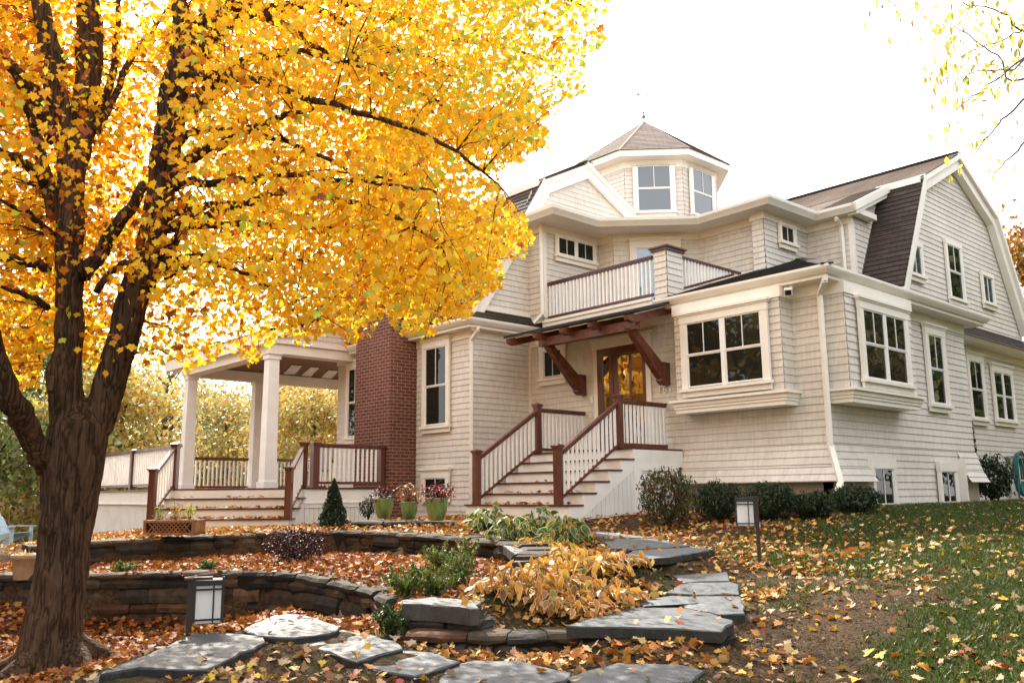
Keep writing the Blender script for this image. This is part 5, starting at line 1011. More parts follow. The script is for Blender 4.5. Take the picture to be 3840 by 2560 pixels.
bed = inpoly(lx, ly, BED); t1 = inpoly(lx, ly, [(-12.9, 3.4), (-12.9, 5.6), (-12, 7.3), (-9.5, 7.6), (-10.4, 10), (-14, 10.6), (-16, 8.6), (-17.6, 6), (-17, 4)])
toe = inpoly(lx, ly, [(-5.7, 4.2), (-5.0, 4.75), (-3.9, 5.7), (-3.5, 6.1), (-3.3, 5.7), (-4.6, 4.5), (-5.6, 3.9)]) | inpoly(lx, ly, [(-5.6, 6.1), (-4.85, 7.0), (-4.6, 7.6), (-4.4, 7.2), (-5.2, 6.2)])
PATHBED = [tuple(WZ(*q)[:2]) for q in ((1395, 1318, .83), (1560, 1320, .82), (1540, 1345, .75), (1470, 1362, .72), (1400, 1400, .64), (1320, 1440, .58), (1300, 1440, .57), (1350, 1380, .75))]
bed |= inpoly(lx, ly, PATHBED)
house_front = inpoly(lx, ly, [(-10.2, 9.9), (-6, 8.0), (-4.6, 8.4), (-5, 10.5), (-9.6, 12.4)])
nz = vnoise(lx, ly, .8, 41)*.6+vnoise(lx, ly, .3, 42)*.4
rho = 115*np.clip(nz*1.7-.15, .3, 1.7)*np.where(ly > 13.5, .4, 1)*np.where(lx > -7, 1, .5)
rho = np.where(house_front, 210*np.clip(nz*1.6-.1, .25, 1.3), rho); rho = np.where(t1, 260, rho); rho = np.where(bed, 300, rho); rho = np.where(toe, 520*np.clip(nz*2-.2, .3, 1.3), rho); rho = np.where(t3, 520, rho); rho = np.where(t2, 480, rho)
fore = inpoly(lx, ly, [(-7.2, 1.5), (-6.4, 3.2), (-5, 3.6), (-4.4, 4.6), (-3, 5), (-3, 3), (-5, 1)]); rho = np.where(fore & ~toe, 170*np.clip(nz*2-.3, .15, 1.6), rho)
lz, on = zsurf(lx, ly); on &= ~inpoly(lx, ly, PATHBED); rho = np.where(inpoly(lx, ly, PATHBED), 480, rho); rho = np.where(on, np.minimum(rho*.11+2, 14), rho)
# houses, decks and stairs keep litter off their footprints
foot = inpoly(lx, ly, [(-19.5, 11.5), (-17.5, 10.75), (-16, 10.75), (-16, 11.4), (-14, 11.4), (-14, 13.1), (-6.85, 12.95), (-6.85, 19.3), (-7.8, 27), (-19.5, 27)]) | inpoly(lx, ly, DK) | ((lx > ex0) & (lx < ex1) & (ly > 10.1) & (ly < 13.2)) | inpoly(lx, ly, [(-18.1, 6.85), (-17.3, 6.1), (-15.4, 8), (-16.1, 8.8)])
pxx, pyy, pw = proj(np.stack([lx, ly, lz], -1)); vis = (pw > 3) & (pxx > -350) & (pxx < 2700) & (pyy < 1900)
keep = (RNG.random(N0) < rho*cell) & ~foot & vis
kx, ky, kz = lx[keep], ly[keep], lz[keep]; n = len(kx); print('litter', n)
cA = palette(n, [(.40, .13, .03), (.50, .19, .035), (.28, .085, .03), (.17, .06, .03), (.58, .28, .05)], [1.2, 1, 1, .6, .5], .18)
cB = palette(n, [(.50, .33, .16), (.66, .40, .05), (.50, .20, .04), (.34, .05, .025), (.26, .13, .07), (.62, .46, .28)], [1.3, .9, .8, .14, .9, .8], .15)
cC = palette(n, [(.56, .25, .05), (.48, .17, .04), (.62, .36, .08), (.30, .12, .04), (.60, .42, .2)], [1, 1, .8, .7, .6], .15)
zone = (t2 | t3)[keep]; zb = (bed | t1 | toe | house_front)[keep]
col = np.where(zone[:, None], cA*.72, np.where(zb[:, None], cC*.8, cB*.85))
dist = np.hypot(kx, ky); lift = RNG.uniform(.004, .05, n)*np.where(zone | zb, 1, .55); small = np.where(zone, .85, 1.)
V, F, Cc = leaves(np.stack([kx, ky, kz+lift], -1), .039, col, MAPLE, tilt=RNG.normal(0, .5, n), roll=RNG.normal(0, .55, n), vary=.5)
LV, LF, LC = [V], [F], [Cc]; b = len(V)
def treadleaves(fr, u0, u1, v, d0, d1, n, s=.05):
    global b
    p = np.array([fr.p(u, v+RNG.uniform(.005, .03), d) for u, d in zip(RNG.uniform(u0, u1, n), RNG.uniform(d0, d1, n))])
    V, F, Cc = leaves(p, s, palette(n, [(.40, .14, .04), (.30, .10, .04), (.52, .24, .06)], [1, 1, .6]), MAPLE, tilt=RNG.normal(0, .4, n), roll=RNG.normal(0, .4, n)); LV.append(V); LF.append(F+b); LC.append(Cc); b += len(V)
_k = np.flatnonzero((RNG.random(N0) < np.where(t2 | t3, 0, 900)*cell) & ~on & ~foot & vis & (np.hypot(lx, ly) < 13) & (lx > -8))
V, F, Cc = leaves(np.stack([lx[_k], ly[_k], lz[_k]+.004], -1), .011, palette(len(_k), [(.10, .06, .03), (.05, .03, .018), (.20, .13, .07), (.03, .02, .014)], [1, 1, .5, .7]), DIAM, tilt=RNG.normal(0, .5, len(_k)), vary=.7); LV.append(V); LF.append(F+b); LC.append(Cc); b += len(V)
for k, n_ in ((1, 16), (2, 60), (3, 110)): treadleaves(T, .1, WL-.1, 1.76-.193*k, .33*(k-1)+.02, .33*k, n_)
for k, n_ in ((0, 46), (1, 26), (2, 9), (3, 3)): treadleaves(WORLD, -12.2, -10.4, 0, 0, 0, 0) if False else treadleaves(Fr((0, 0, 1.42+.191*k), (1, 0, 0), (0, 1, 0)), -12.1, -10.1, 0, 10.14+.325*k, 10.40+.325*k, n_)
me = trimesh('fallen_leaves', np.concatenate(LV), np.concatenate(LF), np.concatenate(LC), M['litter'])
tag(link('fallen_leaves', me), 'carpet of orange, tan and yellow fallen maple leaves over the beds, steps and lawn', 'fallen leaves', kind='stuff')
# grass
NG = 560000; ax_, ay_ = RNG.uniform(-8.2, 1, NG), RNG.uniform(3, 26, NG); lwn = lawn(ax_, ay_)
dd = np.hypot(ax_, ay_); keepg = RNG.random(NG) < np.clip(lwn+.035, 0, 1)*np.clip(1.15-dd/30, .25, 1)*np.where((ax_ < -5.2) & (ay_ < 8.5), .1, 1)
az_, ong = zsurf(ax_[keepg], ay_[keepg]); gx_, gy_ = ax_[keepg], ay_[keepg]; pxx, pyy, pw = proj(np.stack([gx_, gy_, az_], -1))
k = ~ong & (pw > 3) & (pxx > 1350) & (pxx < 3100) & (pyy < 1900) & ~inpoly(gx_, gy_, [(-14, 13), (-6.85, 12.95), (-6.85, 19.3), (-7.8, 27), (-14, 27)]) & ~inpoly(gx_, gy_, BED)
gx_, gy_, az_ = gx_[k], gy_[k], az_[k]; n = len(gx_); print('grass', n)
h = RNG.uniform(.018, .05, n)*np.where(gy_ > 12, 1.3, 1); an = RNG.uniform(0, 2*np.pi, n); w = RNG.uniform(.003, .006, n)*(1+np.hypot(gx_, gy_)/14); le = RNG.normal(0, .55, (n, 2))*h[:, None]
B0 = np.stack([gx_-np.cos(an)*w, gy_-np.sin(an)*w, az_-.005], -1); B1 = np.stack([gx_+np.cos(an)*w, gy_+np.sin(an)*w, az_-.005], -1); B2 = np.stack([gx_+le[:, 0], gy_+le[:, 1], az_+h], -1)
V = np.stack([B0, B1, B2], 1).reshape(-1, 3); F = np.arange(3*n).reshape(-1, 3)
gc = palette(n, [(.044, .082, .011), (.066, .105, .016), (.028, .052, .009), (.13, .095, .04)], [1, .8, .8, .35], .2)
tag(link('grass', trimesh('grass', V, F, np.repeat(gc, 3, 0), M['grassm'])), 'short patchy green lawn grass right of the stone path', 'grass', kind='stuff')
# ------------------------------------------------------------------ planting
def cloud(name, parent, n, c, rad, size, cols, wts, tpl=OVAL, m='foliage', shell=.55, tilt=None, floor=None, lump=0., jit=.16):
    d = RNG.normal(size=(n, 3)); d /= np.linalg.norm(d, axis=1)[:, None]; r = RNG.uniform(shell, 1, n)**.6
    if lump: r *= 1+lump*(vnoise(d[:, 0]*3+d[:, 2]*2+c[0], d[:, 1]*3-d[:, 2]*2+c[1], .9, 5)-.5)*2
    p = np.array(c)+d*r[:, None]*np.array(rad)
    if floor is not None: p[:, 2] = np.maximum(p[:, 2], floor+RNG.uniform(0, .05, n))
    V, F, Cc = leaves(p, size, palette(n, cols, wts, jit), tpl, tilt=tilt(n) if tilt else None)
    return link(name, trimesh(name, V, F, Cc, M[m]), parent)
GREEN = [(.028, .048, .014), (.018, .034, .011), (.042, .065, .019), (.014, .026, .009)]
def shrub(px, py, wpx, hpx, label, cols=GREEN, wts=(1, 1, .6, .6), n=900, size=.035, z=None, group='foundation shrubs', cat='shrub', name='shrub', tpl=OVAL, shell=.35, lump=.25, stems=6, dist=None):
    p = WG(px, py) if dist is None else WD(px, py, dist)
    if dist is not None: p[2] = g1(p[0], p[1])
    if z is not None: p = WZ(px, py, z)
    d = np.linalg.norm(p-EYE); W_, H = wpx/2003*d/2, hpx/2003*d
    t = thing(name, label, cat, tuple(p), group); st = MB()
    for k in range(stems):
        a = k*2*math.pi/stems+random.random(); st.tube([p+(0, 0, -.03), p+np.array([math.cos(a)*W_*.3, math.sin(a)*W_*.3, H*.4]), p+np.array([math.cos(a)*W_*.65, math.sin(a)*W_*.65, H*random.uniform(.6, .85)])], [.012, .009, .004], 5)
    st.build('stems', M['twig'], t)
    cloud('foliage', t, n, p+np.array([0, 0, H*.52]), (W_, W_*.9, H*.5), size, cols, wts, tpl, shell=shell, lump=lump, floor=p[2]); return t
shrub(1535, 1155, 140, 125, 'airy reddish green shrub right of the entry staircase', [(.06, .085, .025), (.10, .04, .02), (.05, .06, .02), (.16, .06, .03)], (1, .5, .8, .25), 2600, .045, dist=13.6)
shrub(1652, 1163, 112, 84, 'dark rounded shrub second from the entry staircase', n=4200, size=.034, dist=13.9)
shrub(1772, 1166, 118, 76, 'dark clipped shrub in the middle of the wing wall', n=4400, size=.034, dist=14.0)
shrub(1868, 1166, 88, 56, 'low dark shrub left of the wing corner', n=3200, size=.034, dist=13.8)
shrub(1962, 1167, 112, 56, 'low glossy shrub beneath the right basement window', n=3200, size=.036, dist=14.3)
def onx(px, x): d = ray(px, 1130); return math.hypot(d[0], d[1])*x/d[0]
shrub(2278, 1140, 92, 90, 'bushy shrub by the far right wall near the hose', n=2600, size=.06, dist=onx(2285, -7.15))
shrub(2243, 1140, 20, 165, 'narrow dark climber beside the rear wall', n=1300, size=.05, dist=onx(2243, -7.5), shell=.1, lump=.1, stems=2)
shrub(846, 1190, 44, 46, 'small leafy shrub left of the green pots', n=500, size=.035, z=1.16)
shrub(1052, 1178, 50, 52, 'small dark shrub left of the entry staircase', n=600, size=.035, z=1.18)
shrub(1078, 1150, 22, 85, 'thin climbing plant by the downspout left of the entry stairs', n=350, size=.035, z=1.25, shell=.1)
RED = [(.020, .004, .004), (.034, .006, .005), (.012, .004, .004), (.05, .012, .007)]
shrub(680, 1303, 140, 72, 'dark red lace-leaf maple in front of the upper stone wall', RED, (1, .8, .8, .25), 2600, .022, tpl=DIAM, group=None, cat='japanese maple', name='laceleaf_maple', dist=12.6)
# dwarf spruce
p = WG(765, 1213, 1.0); d = np.linalg.norm(p-EYE); H, R_ = 108/2003*d, 37/2003*d; t = thing('dwarf_spruce', 'small dark conical spruce in front of the porch skirting', 'conifer', tuple(p)); st = MB(); st.tube([p, p+(0, 0, H*.9)], [.03, .008], 6); st.build('trunk', M['twig'], t)
n = 5200; u = RNG.random(n)**.62; a = RNG.uniform(0, 2*np.pi, n); rr = R_*(u**.85)*(.86+.22*np.sin(a*5+u*23))*RNG.uniform(.72, 1.0, n)
V, F, Cc = leaves(np.stack([p[0]+rr*np.cos(a), p[1]+rr*np.sin(a), p[2]+H*(1-u)*1.0+.01], -1), .026, palette(n, [(.03, .055, .022), (.02, .038, .016), (.045, .075, .03)], [1, 1, .5]), DIAM); link('foliage', trimesh('foliage', V, F, Cc, M['foliage']), t)
# hostas: two-tone leaves, cream edged
_e = [(-.0, -.55), (.2, -.42), (.36, -.12), (.36, .16), (.2, .48), (0, .78), (-.2, .48), (-.36, .16), (-.36, -.12), (-.2, -.42)]
HV = [(x, y, .10*abs(x)*2-.22*max(y, 0)**2) for x, y in _e]+[(x*.72, y*.76, .07*abs(x)*2-.15*max(y, 0)**2+.004) for x, y in _e]+[(0, .05, -.015)]
HF = [(i, (i+1) % 10, 10+(i+1) % 10) for i in range(10)]+[(i, 10+(i+1) % 10, 10+i) for i in range(10)]+[(10+i, 10+(i+1) % 10, 20) for i in range(10)]
HT = (np.array(HV), np.array(HF))
def hosta(px, py, label, mode, n=26, s=.068, spread=.34, h=.15):
    n = int(n*3.0); p = WG(px, py, .8); a = RNG.uniform(0, 2*np.pi, n); r = spread*np.sqrt(RNG.uniform(.05, 1, n)); z = p[2]+h*(1.05-(r/spread)**2*.75)*RNG.uniform(.15, 1.1, n)
    pos = np.stack([p[0]+r*np.cos(a), p[1]+r*np.sin(a), z], -1); t = thing('hosta', label, 'hosta plant', tuple(p), 'hosta clumps beside the stone path')
    if mode == 'green': cen = palette(n, [(.045, .10, .025), (.07, .13, .03), (.30, .24, .04)], [1, .8, .25]); edge = palette(n, [(.62, .60, .30), (.55, .5, .2)], [1, 1], .08)
    elif mode == 'mix': cen = palette(n, [(.48, .24, .03), (.16, .18, .04), (.55, .33, .05)], [1, .5, .8]); edge = palette(n, [(.66, .50, .24), (.6, .4, .12)], [1, 1], .08)
    else: cen = palette(n, [(.46, .20, .03), (.36, .14, .03), (.52, .30, .05), (.22, .10, .03), (.20, .20, .05)], [1, .9, .8, .7, .25]); edge = palette(n, [(.66, .48, .26), (.58, .36, .14)], [1, 1], .08)
    droop = -.25-.9*(r/spread)*(1.0 if mode != 'green' else .75)
    V, F, _ = leaves(pos, s, cen, HT, yaw=a-np.pi/2+RNG.normal(0, .35, n), tilt=droop+RNG.normal(0, .6, n), roll=RNG.normal(0, .6, n), vary=.45)
    C3 = np.concatenate([np.repeat(edge[:, None], 10, 1), np.repeat(cen[:, None], 11, 1)], 1).reshape(-1, 3)
    link('leaves', trimesh('leaves', V, F, C3, M['foliage']), t); m = MB()
    for q in range(n): m.tube([p+(0, 0, -.02), p*.5+pos[q]*.5+np.array([0, 0, .05]), pos[q]+np.array([0, 0, -.01])], [.005, .004, .003], 4)
    m.col = (.45, .28, .08) if mode != 'green' else (.12, .16, .05); m.c = [m.col]*len(m.v); m.build('stalks', M['foliage'], t)
for x, y, l, md, kw in [
 (1120, 1212, 'dark green cream-edged hosta nearest the raised wall', 'green', dict(n=34)), (1178, 1222, 'green cream-edged hosta second from the raised wall', 'green', dict(n=30)), (1240, 1228, 'pale variegated hosta in front of the entry stairs', 'green', dict(n=32)), (1300, 1248, 'bright green hosta beside the upper path slabs', 'green', dict(n=34)),
 (1235, 1262, 'yellowing hosta behind the side path slabs', 'mix', {}), (1310, 1290, 'yellow hosta clump right of the side path', 'mix', dict(n=30)), (1250, 1315, 'golden hosta above the big wilted clump', 'mix', dict(n=30)), (1375, 1330, 'cream-edged hosta near the upper step', 'mix', dict(n=30)), (1305, 1350, 'wilted golden hosta in the middle of the bed', 'old', dict(n=38, s=.07)),
 (1400, 1378, 'wilted hosta spilling onto the path slabs', 'old', dict(n=28)), (1205, 1375, 'tall curled hosta beside the side path', 'old', dict(n=30, h=.34, s=.09)), (1260, 1400, 'golden brown hosta above the low step wall', 'old', dict(n=36, s=.07)), (1165, 1410, 'brown curled hosta next to the boulder block', 'old', dict(n=28, h=.22)), (1425, 1345, 'wilted hosta clump under the upper bluestone step', 'old', dict(n=24, h=.16)), (1330, 1412, 'drooping brown hosta by the broad lower slab', 'old', dict(n=28, h=.2))]: hosta(x, y, l, md, **({**dict(s=.10, h=.32), **kw} if md == 'green' else kw))
def fern(px, py, wpx, hpx, label, cols, n=24, z=None, name='fern', group='green plants in the terrace bed', dist=None):
    p = WG(px, py, .6) if dist is None else WD(px, py, dist)
    if dist is not None: p[2] = g1(p[0], p[1])
    d = np.linalg.norm(p-EYE); W_, H = wpx/2003*d/2, hpx/2003*d; t = thing(name, label, 'fern', tuple(p), group); P, S_ = [], MB()
    for k in range(n):
        a = RNG.uniform(0, 2*np.pi); e = RNG.uniform(.35, 1); tip = p+np.array([math.cos(a)*W_*e, math.sin(a)*W_*e, H*RNG.uniform(.45, 1)*(1.15-.5*e)]); mid = p*.45+tip*.55+np.array([0, 0, H*.22])
        S_.tube([p, mid, tip], [.004, .003, .002], 4)
        for s_ in np.linspace(.15, 1, 16):
            q = (1-s_)**2*p+2*s_*(1-s_)*mid+s_*s_*tip
            for _ in range(4): P.append(q+RNG.normal(size=3)*.028*(1.3-s_))
    P = np.array(P); V, F, Cc = leaves(P, .024, palette(len(P), cols, [1]*len(cols)), OVAL); link('fronds', trimesh('fronds', V, F, Cc, M['foliage']), t); S_.build('stalks', M['twig'], t)
FG = [(.07, .13, .02), (.10, .16, .03), (.05, .09, .018), (.18, .18, .03)]
fern(1000, 1372, 140, 90, 'feathery green fern behind the boulder block', FG, 34); fern(930, 1362, 110, 85, 'green fern at the end of the lower stone wall', FG, 30, dist=8.6); fern(1050, 1345, 100, 80, 'tall green fern beside the side path', FG, 26)
fern(1010, 1312, 90, 72, 'lighter green fern in front of the upper wall', FG, 22); fern(900, 1425, 90, 75, 'dark fern hanging beside the boulder block', [(.05, .09, .016), (.035, .06, .014)], 24, dist=7.5); fern(1075, 1300, 70, 70, 'speckled pale leaved plant against the upper wall', [(.10, .13, .03), (.45, .42, .16), (.06, .09, .02)], 20, name='variegated_plant')
fern(285, 1318, 70, 34, 'low green plant on the terrace behind the maple trunk', FG, 16); fern(480, 1314, 50, 30, 'small green plant on the terrace in front of the upper wall', FG, 12)
# plants in the pots and the planter box
def potplant(P, cols, wts, n, label, flowers=None, h=.24, s=.04, droop=.5):
    c, r, t_ = P; t = thing('potted_plant', label, 'potted plant', tuple(c), 'plants in the green pots'); cloud('foliage', t, n, c+np.array([0, 0, h*.4]), (r*1.55, r*1.55, h*.75), s, list(cols)+(flowers[1] if flowers else []), list(wts)+([flowers[0]/len(flowers[1])/110]*len(flowers[1]) if flowers else []), OVAL, shell=.1, lump=.3); m = MB()
    for k in range(9): a = RNG.uniform(0, 6.28); m.tube([c, c+np.array([math.cos(a)*r*.6, math.sin(a)*r*.6, h*.5]), c+np.array([math.cos(a)*r*1.3, math.sin(a)*r*1.3, h*RNG.uniform(.2, 1.2)])], [.006, .005, .002], 4)
    m.build('stalks', M['twig'], t)
DR = [(.06, .016, .016), (.10, .02, .02), (.03, .015, .013), (.05, .05, .02)]
potplant(POT1, DR, (1, 1, .8, .4), 360, 'dark red drooping foliage with a few pink flowers in the left green pot', (12, [(.6, .10, .13)]))
potplant(POT2, [(.20, .09, .03), (.30, .16, .05), (.10, .05, .025)], (1, .7, .8), 220, 'dry brown grassy plant in the middle green pot', None, .34, .05)
potplant(POT3, DR, (1, 1, .8, .4), 420, 'dark foliage with bright pink flowers in the right green pot', (46, [(.75, .07, .10), (.65, .12, .16)]))
FB, LB, hB, dB = LAT
for u, l, cc in ((.18, 'yellow green seedlings at the left of the planter box', [(.30, .28, .05), (.16, .20, .04)]), (.52, 'wispy yellowing plant in the middle of the planter box', [(.42, .30, .05), (.30, .16, .04)]), (.80, 'bushy light green plant at the right of the planter box', [(.25, .30, .05), (.35, .36, .07)])):
    c = FB.p(u*LB, hB-.03, -dB/2); t = thing('planter_seedling', l, 'potted plant', tuple(c), 'plants in the lattice planter'); cloud('foliage', t, 90, c+np.array([0, 0, .12]), (.13, .10, .16), .032, cc, [1, 1], OVAL, shell=.1); m = MB()
    for k in range(5): m.tube([c, c+np.array([RNG.uniform(-.06, .06), RNG.uniform(-.06, .06), RNG.uniform(.15, .3)])], [.004, .002], 4)
    m.build('stalks', M['twig'], t)
c, r, _ = CLAY
t = thing('potted_plant', 'pale dried plant in the sand coloured clay planter', 'potted plant', tuple(c)); cloud('foliage', t, 90, c+np.array([0, 0, .02]), (r, r, .06), .03, [(.5, .45, .3), (.3, .28, .12)], [1, 1], OVAL, shell=.1)
# ------------------------------------------------------------------ trees beyond
YEL = [(.52, .38, .07), (.44, .34, .08), (.34, .32, .08), (.50, .28, .06)]; OLV = [(.24, .23, .08), (.32, .28, .10), (.19, .19, .07), (.36, .28, .11)]; GRN = [(.09, .14, .03), (.14, .19, .04), (.20, .22, .05), (.07, .10, .025)]; ORG = [(.55, .25, .04), (.42, .16, .03), (.60, .38, .07), (.25, .22, .05)]
def bgtree(x, y, h, r, cols, label, n=11000, s=.125, cat='tree', name='tree', group='autumn trees beyond the porch', crown0=.22, nb=22, bark='twigfar', seed=0, zb=None, bare=0., tpl=DIAM):
    rnd = np.random.default_rng(seed+101); z0 = g1(x, y) if zb is None else zb; o = np.array([x, y, z0]); t = thing(name, label, cat, tuple(o), group); m = MB(); lean = rnd.normal(0, .25, 2)
    top = o+np.array([lean[0], lean[1], h*.86]); m.tube([o+(0, 0, -.2), o*.6+top*.4+(.1, 0, 0), top], [h*.018+.04, h*.012+.02, .02], 8); cs = []
    for k in range(nb):
        f = rnd.uniform(crown0, .98); q = o+(top-o)*f*.95; a = rnd.uniform(0, 6.283); rad = r*math.sin(min(1, (f-crown0)/(1-crown0)*.80+.2)*math.pi)**.6*rnd.uniform(.55, 1); e = q+np.array([math.cos(a)*rad, math.sin(a)*rad, rnd.uniform(.0, .16)*h]); m.tube([q, q*.5+e*.5+(0, 0, .05*h), e], [.012*h*.5+.01, .02, .008], 5); cs.append(e); cs.append(q*.45+e*.55)
    m.build('trunk', M[bark], t); cs = np.array(cs); pick = cs[rnd.integers(0, len(cs), n)]; p = pick+rnd.normal(size=(n, 3))*np.array([r*.24, r*.24, h*.052]); p[:, 2] = np.maximum(p[:, 2], z0+.25)
    bright = rnd.normal(0, .12, len(cs)); V, F, Cc = leaves(p, s, palette(n, (np.array(cols)*.88+np.array([.50, .46, .34])*.12*(group == 'autumn trees beyond the porch')), [1, 1, .8, .6], .22)*rnd.uniform(.72, 1.15), tpl); link('crown', trimesh('crown', V, F, Cc, M['foliage'] if name != 'reflected_tree' else M['foliage']), t); return t  # pale haze mixed into the leaf colours of trees beyond the porch
def bt(px, d, h, r, cols, label, **k):
    p = WD(px, 900, d); return bgtree(p[0], p[1], h, r, cols, label, **k)
bt(-30, 30, 9, 3.2, GRN, 'green tree left of the maple trunk at the frame edge', seed=1, s=.12)
bt(60, 38, 8, 3, GRN, 'light green tree behind the left maple limb', seed=2, s=.12)
bt(275, 33, 7.2, 2.6, YEL, 'bright yellow tree right of the maple trunk', seed=3)
bt(370, 40, 9.5, 3.4, OLV, 'half bare olive tree with grey branches left of the porch posts', n=4200, seed=4, s=.10, nb=60)
bt(455, 46, 9.0, 3.4, OLV, 'olive yellow tree seen between the first porch posts', n=6000, seed=5, s=.12, nb=44)
bt(540, 42, 7.4, 2.8, YEL, 'golden tree in the middle of the porch opening', seed=6, n=6500)
bt(640, 48, 9.6, 3.4, ORG, 'orange gold tree behind the nearest porch post', seed=7)
bt(710, 38, 7.6, 2.7, YEL, 'yellow tree left of the shingled porch wall', seed=8, n=10000)
bt(775, 44, 9.0, 3.0, ORG, 'orange tree beside the shingled porch wall', seed=9)
bt(840, 56, 10, 3.6, OLV, 'olive tree behind the chimney', seed=10, n=8000)
bt(180, 52, 11, 4.0, YEL, 'tall pale yellow tree behind the forked trunk', seed=11, s=.16)
bt(500, 62, 10.5, 4.2, GRN, 'tall green tree far behind the porch', seed=12, s=.18)
bt(640, 66, 12, 4.2, OLV, 'tall olive tree far behind the porch', seed=13, s=.18)
bt(310, 60, 12, 4.2, OLV, 'tall olive tree far left of the porch', seed=14, s=.18)
bt(2390, 36, 10.5, 3.3, ORG, 'orange leaved tree at the right edge behind the gable', seed=15, s=.13, n=14000, crown0=.1, group=None)
for px, d, w, h, c, l in ((20, 34, 150, 185, [(.30, .30, .08), (.55, .36, .25), (.50, .42, .12)], 'pale green hydrangea bush with faded pink heads left of the maple trunk'), (75, 37, 120, 125, [(.40, .38, .12), (.25, .28, .06)], 'yellow green bush beside the lawn chair'), (310, 30, 120, 110, [(.42, .36, .06), (.30, .28, .06)], 'low yellow bush behind the deck railing'), (470, 33, 120, 120, [(.26, .24, .06), (.42, .28, .07), (.30, .05, .03)], 'mixed red and olive bush behind the porch railing'), (560, 32, 120, 120, [(.12, .16, .04), (.30, .25, .06)], 'green bush behind the porch railing'), (700, 30, 110, 120, [(.10, .14, .03), (.30, .24, .05)], 'dark green bush behind the porch chair'), (400, 34, 120, 120, [(.34, .28, .07), (.22, .22, .05)], 'olive bush left of the outer porch post'), (780, 34, 110, 130, [(.44, .26, .05), (.28, .22, .05)], 'rusty bush beside the porch wall')):
    q = WD(px, 1150, d); shrub(px, proj(np.array([[q[0], q[1], g1(q[0], q[1])]]))[1][0], w, h, l, c, [1]*len(c), 1600, .12, tpl=DIAM, group='bushes along the far garden edge', cat='bush', name='bush', dist=d, stems=5)
NW = 26000; bw = np.radians(np.r_[RNG.uniform(-92, -46, NW*2//3), RNG.uniform(-24, 8, NW-NW*2//3)]); dw = RNG.uniform(72, 95, NW); hw = RNG.random(NW)*(7+5*vnoise(bw*40, dw*0, 1.3, 9))
wp = np.stack([np.sin(bw)*dw, np.cos(bw)*dw, -1.5+hw], -1); V, F, Cc = leaves(wp, .55, palette(NW, [(.30, .26, .07), (.42, .30, .07), (.18, .20, .06), (.40, .22, .05)], [1, .8, .8, .5], .2), DIAM)
tag(link('woodland', trimesh('woodland', V, F, Cc, M['foliage'])), 'distant strip of autumn woodland behind the garden trees', 'woodland', kind='stuff')
# overhanging beech at the upper right; its trunk stands just outside the picture
bx_ = np.array([1.6, 11.2]); bz = g1(*bx_); be_ = thing('beech_tree', 'sparse beech branches with yellow green leaves reaching in at the upper right corner', 'tree', (bx_[0], bx_[1], bz)); m = MB(); tr_ = [np.array([bx_[0], bx_[1], bz-.2]), np.array([bx_[0]+.1, bx_[1], bz+3]), np.array([bx_[0]-.1, bx_[1]+.1, bz+6.5]), np.array([bx_[0], bx_[1], bz+9])]; m.tube(tr_, [.2, .16, .11, .03], 12)
P, Cb = [], []
for pts, nl in (([(2352, 180, 10), (2290, 130, 9.8), (2230, 85, 9.6), (2170, 50, 9.4), (2090, 20, 9.2), (2030, 12, 9.1)], 95), ([(2380, 60, 10), (2300, 30, 9.6), (2210, 5, 9.4)], 110), ([(2352, 130, 9.6), (2270, 195, 9.4), (2210, 240, 9.2), (2170, 275, 9.1)], 40), ([(2352, 235, 9.8), (2290, 290, 9.7), (2250, 340, 9.6), (2225, 372, 9.6)], 26), ([(2400, 40, 10), (2330, 80, 9.8), (2250, 110, 9.5), (2170, 150, 9.3), (2150, 175, 9.2)], 120), ([(2380, 120, 9.6), (2310, 160, 9.4), (2240, 165, 9.3), (2190, 215, 9.2)], 60), ([(2380, 300, 9.9), (2320, 360, 9.8), (2280, 400, 9.7)], 8)):
    nl = int(nl*1.05); Q0 = WD(2600, pts[0][1]-220, 11); m.tube([tr_[2]-np.array([0, 0, .5]), tr_[2]*.5+Q0*.5+np.array([0, 0, .25]), Q0], [.07, .05, 12/2003*11], 7); Q = limb(m, [(2600, pts[0][1]-220, 11)]+pts, [12, 3]+[max(.8, 2.4-.45*k) for k in range(1, len(pts))], 5, 5, .01); Q = np.array(Q[6:])
    k = RNG.integers(0, len(Q), nl); P.append(Q[k]+RNG.normal(size=(nl, 3))*np.array([.13, .13, .11])-np.array([0, 0, .05]))
m.build('trunk', M['twigfar'], be_, smooth=True)
P = np.concatenate(P); k = len(P); V, F, Cc = leaves(P, .062, palette(k, [(.50, .48, .09), (.68, .50, .10), (.28, .33, .07), (.58, .34, .10)], [1, .8, .7, .5]), OVAL, tilt=RNG.normal(-1.2, .5, k)); link('crown', trimesh('crown', V, F, Cc, M['leaf']), be_)
qx, qy, _ = proj(P)
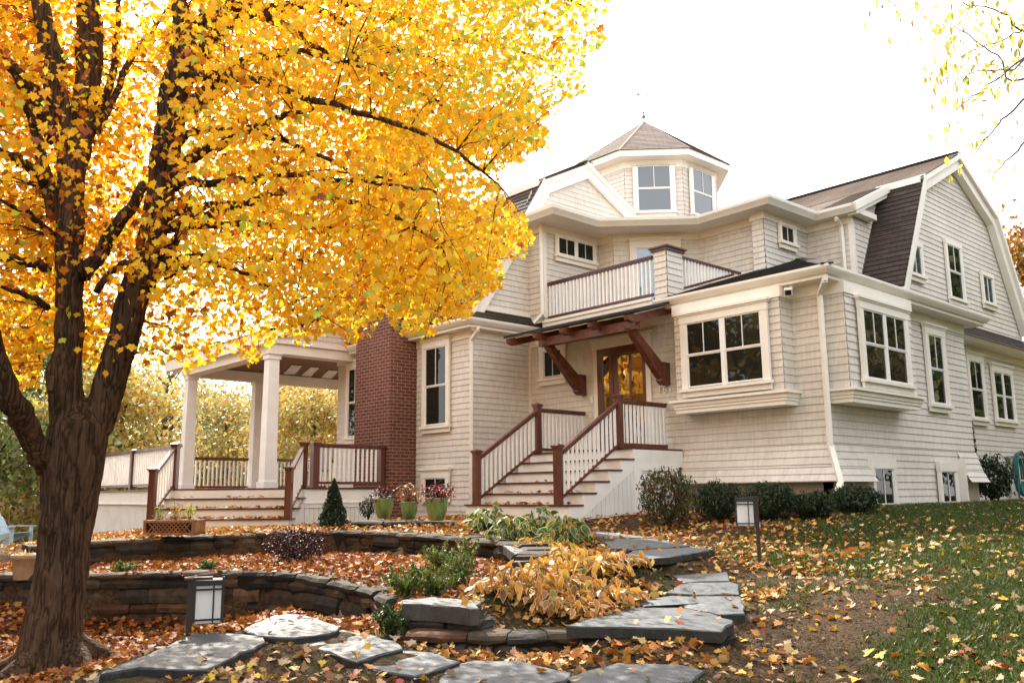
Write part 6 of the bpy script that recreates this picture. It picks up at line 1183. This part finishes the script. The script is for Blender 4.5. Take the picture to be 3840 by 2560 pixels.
# trees around the rest of the garden, seen in the door and window panes
REF = 'trees mirrored in the door and window panes'
for i, (x, y, h, r, c, l) in enumerate([(-22.5, -.9, 9, 3.2, [(.85, .45, .05), (.8, .55, .06), (.75, .34, .04), (.6, .4, .06)], 'golden tree mirrored in the front door glass'), (-16.5, -6.5, 11, 4, YEL, 'yellow tree mirrored in the front bay window'), (-24, -8, 12, 4.2, ORG, 'orange tree mirrored in the left panes of the house'), (-11, -12, 12, 4.5, GRN, 'dark green tree mirrored in the front bay window'), (-3, -14, 12, 4.5, GRN, 'dark tree mirrored in the tall window by the chimney'), (7, 22, 11, 4.2, GRN, 'dark tree mirrored in the right side windows'), (3.5, 30, 12, 4.5, OLV, 'olive tree mirrored in the right side bay window'), (10, 12, 12, 4.5, GRN, 'green tree mirrored in the narrow side window'), (9, 0, 11, 4.2, GRN, 'green tree mirrored in the gable panes'), (0.5, 39, 14, 4.6, GRN, 'tall dark tree mirrored in the right bay panes'), (-1, 50, 15, 5, GRN, 'tall dark tree mirrored in the rear windows'), (6, 46, 15, 5, GRN, 'broad dark tree mirrored in the rear windows')]):
    bgtree(x, y, h, r, c, l, n=6500, s=.34, group=REF, seed=40+i, crown0=.12, nb=26)
# ------------------------------------------------------------------ light, sky, camera
SUN_AZ, SUN_EL = math.radians(-72), math.radians(40)
sd = Vector((math.sin(SUN_AZ)*math.cos(SUN_EL), math.cos(SUN_AZ)*math.cos(SUN_EL), math.sin(SUN_EL)))
sl = bpy.data.lights.new('sun', 'SUN'); sl.energy = 3.8; sl.angle = math.radians(.53); sl.color = (1, .93, .80)
so_ = bpy.data.objects.new('sun', sl); C.objects.link(so_); so_.rotation_euler = sd.to_track_quat('Z', 'Y').to_euler(); so_.location = (0, 0, 30)
w = bpy.data.worlds.new('World'); bpy.context.scene.world = w; w.use_nodes = True; nt = w.node_tree; bg = nt.nodes['Background']
sk = nt.nodes.new('ShaderNodeTexSky'); sk.sky_type = 'NISHITA'; sk.sun_disc = False; sk.sun_elevation = SUN_EL; sk.sun_rotation = SUN_AZ; sk.dust_density = 4.0; sk.air_density = 1.0; sk.ozone_density = .6
mx = nt.nodes.new('ShaderNodeMix'); mx.data_type = 'RGBA'; mx.inputs[0].default_value = .45; nt.links.new(sk.outputs[0], mx.inputs[6]); mx.inputs[7].default_value = (10, 9.55, 9.0, 1)
nt.links.new(mx.outputs[2], bg.inputs[0]); bg.inputs[1].default_value = .15
cam = bpy.data.cameras.new('camera'); co = bpy.data.objects.new('camera', cam); C.objects.link(co); bpy.context.scene.camera = co
cam.sensor_fit = 'HORIZONTAL'; cam.sensor_width = 36; cam.lens = FPX/3840*36; cam.clip_end = 2000; cam.clip_start = .05
mw = Matrix(((RGT[0], UPV[0], -FWD[0], 0), (RGT[1], UPV[1], -FWD[1], 0), (RGT[2], UPV[2], -FWD[2], CZ), (0, 0, 0, 1))); co.matrix_world = mw
sc = bpy.context.scene; vs = sc.view_settings; sc.display_settings.display_device = 'sRGB'; vs.view_transform = 'Standard'; vs.look = 'None'; vs.gamma = 1; vs.exposure = 1.55
sc.cycles.max_bounces = 8; sc.cycles.diffuse_bounces = 4; sc.cycles.transmission_bounces = 4; sc.cycles.use_denoising = True; sc.cycles.sample_clamp_indirect = 8
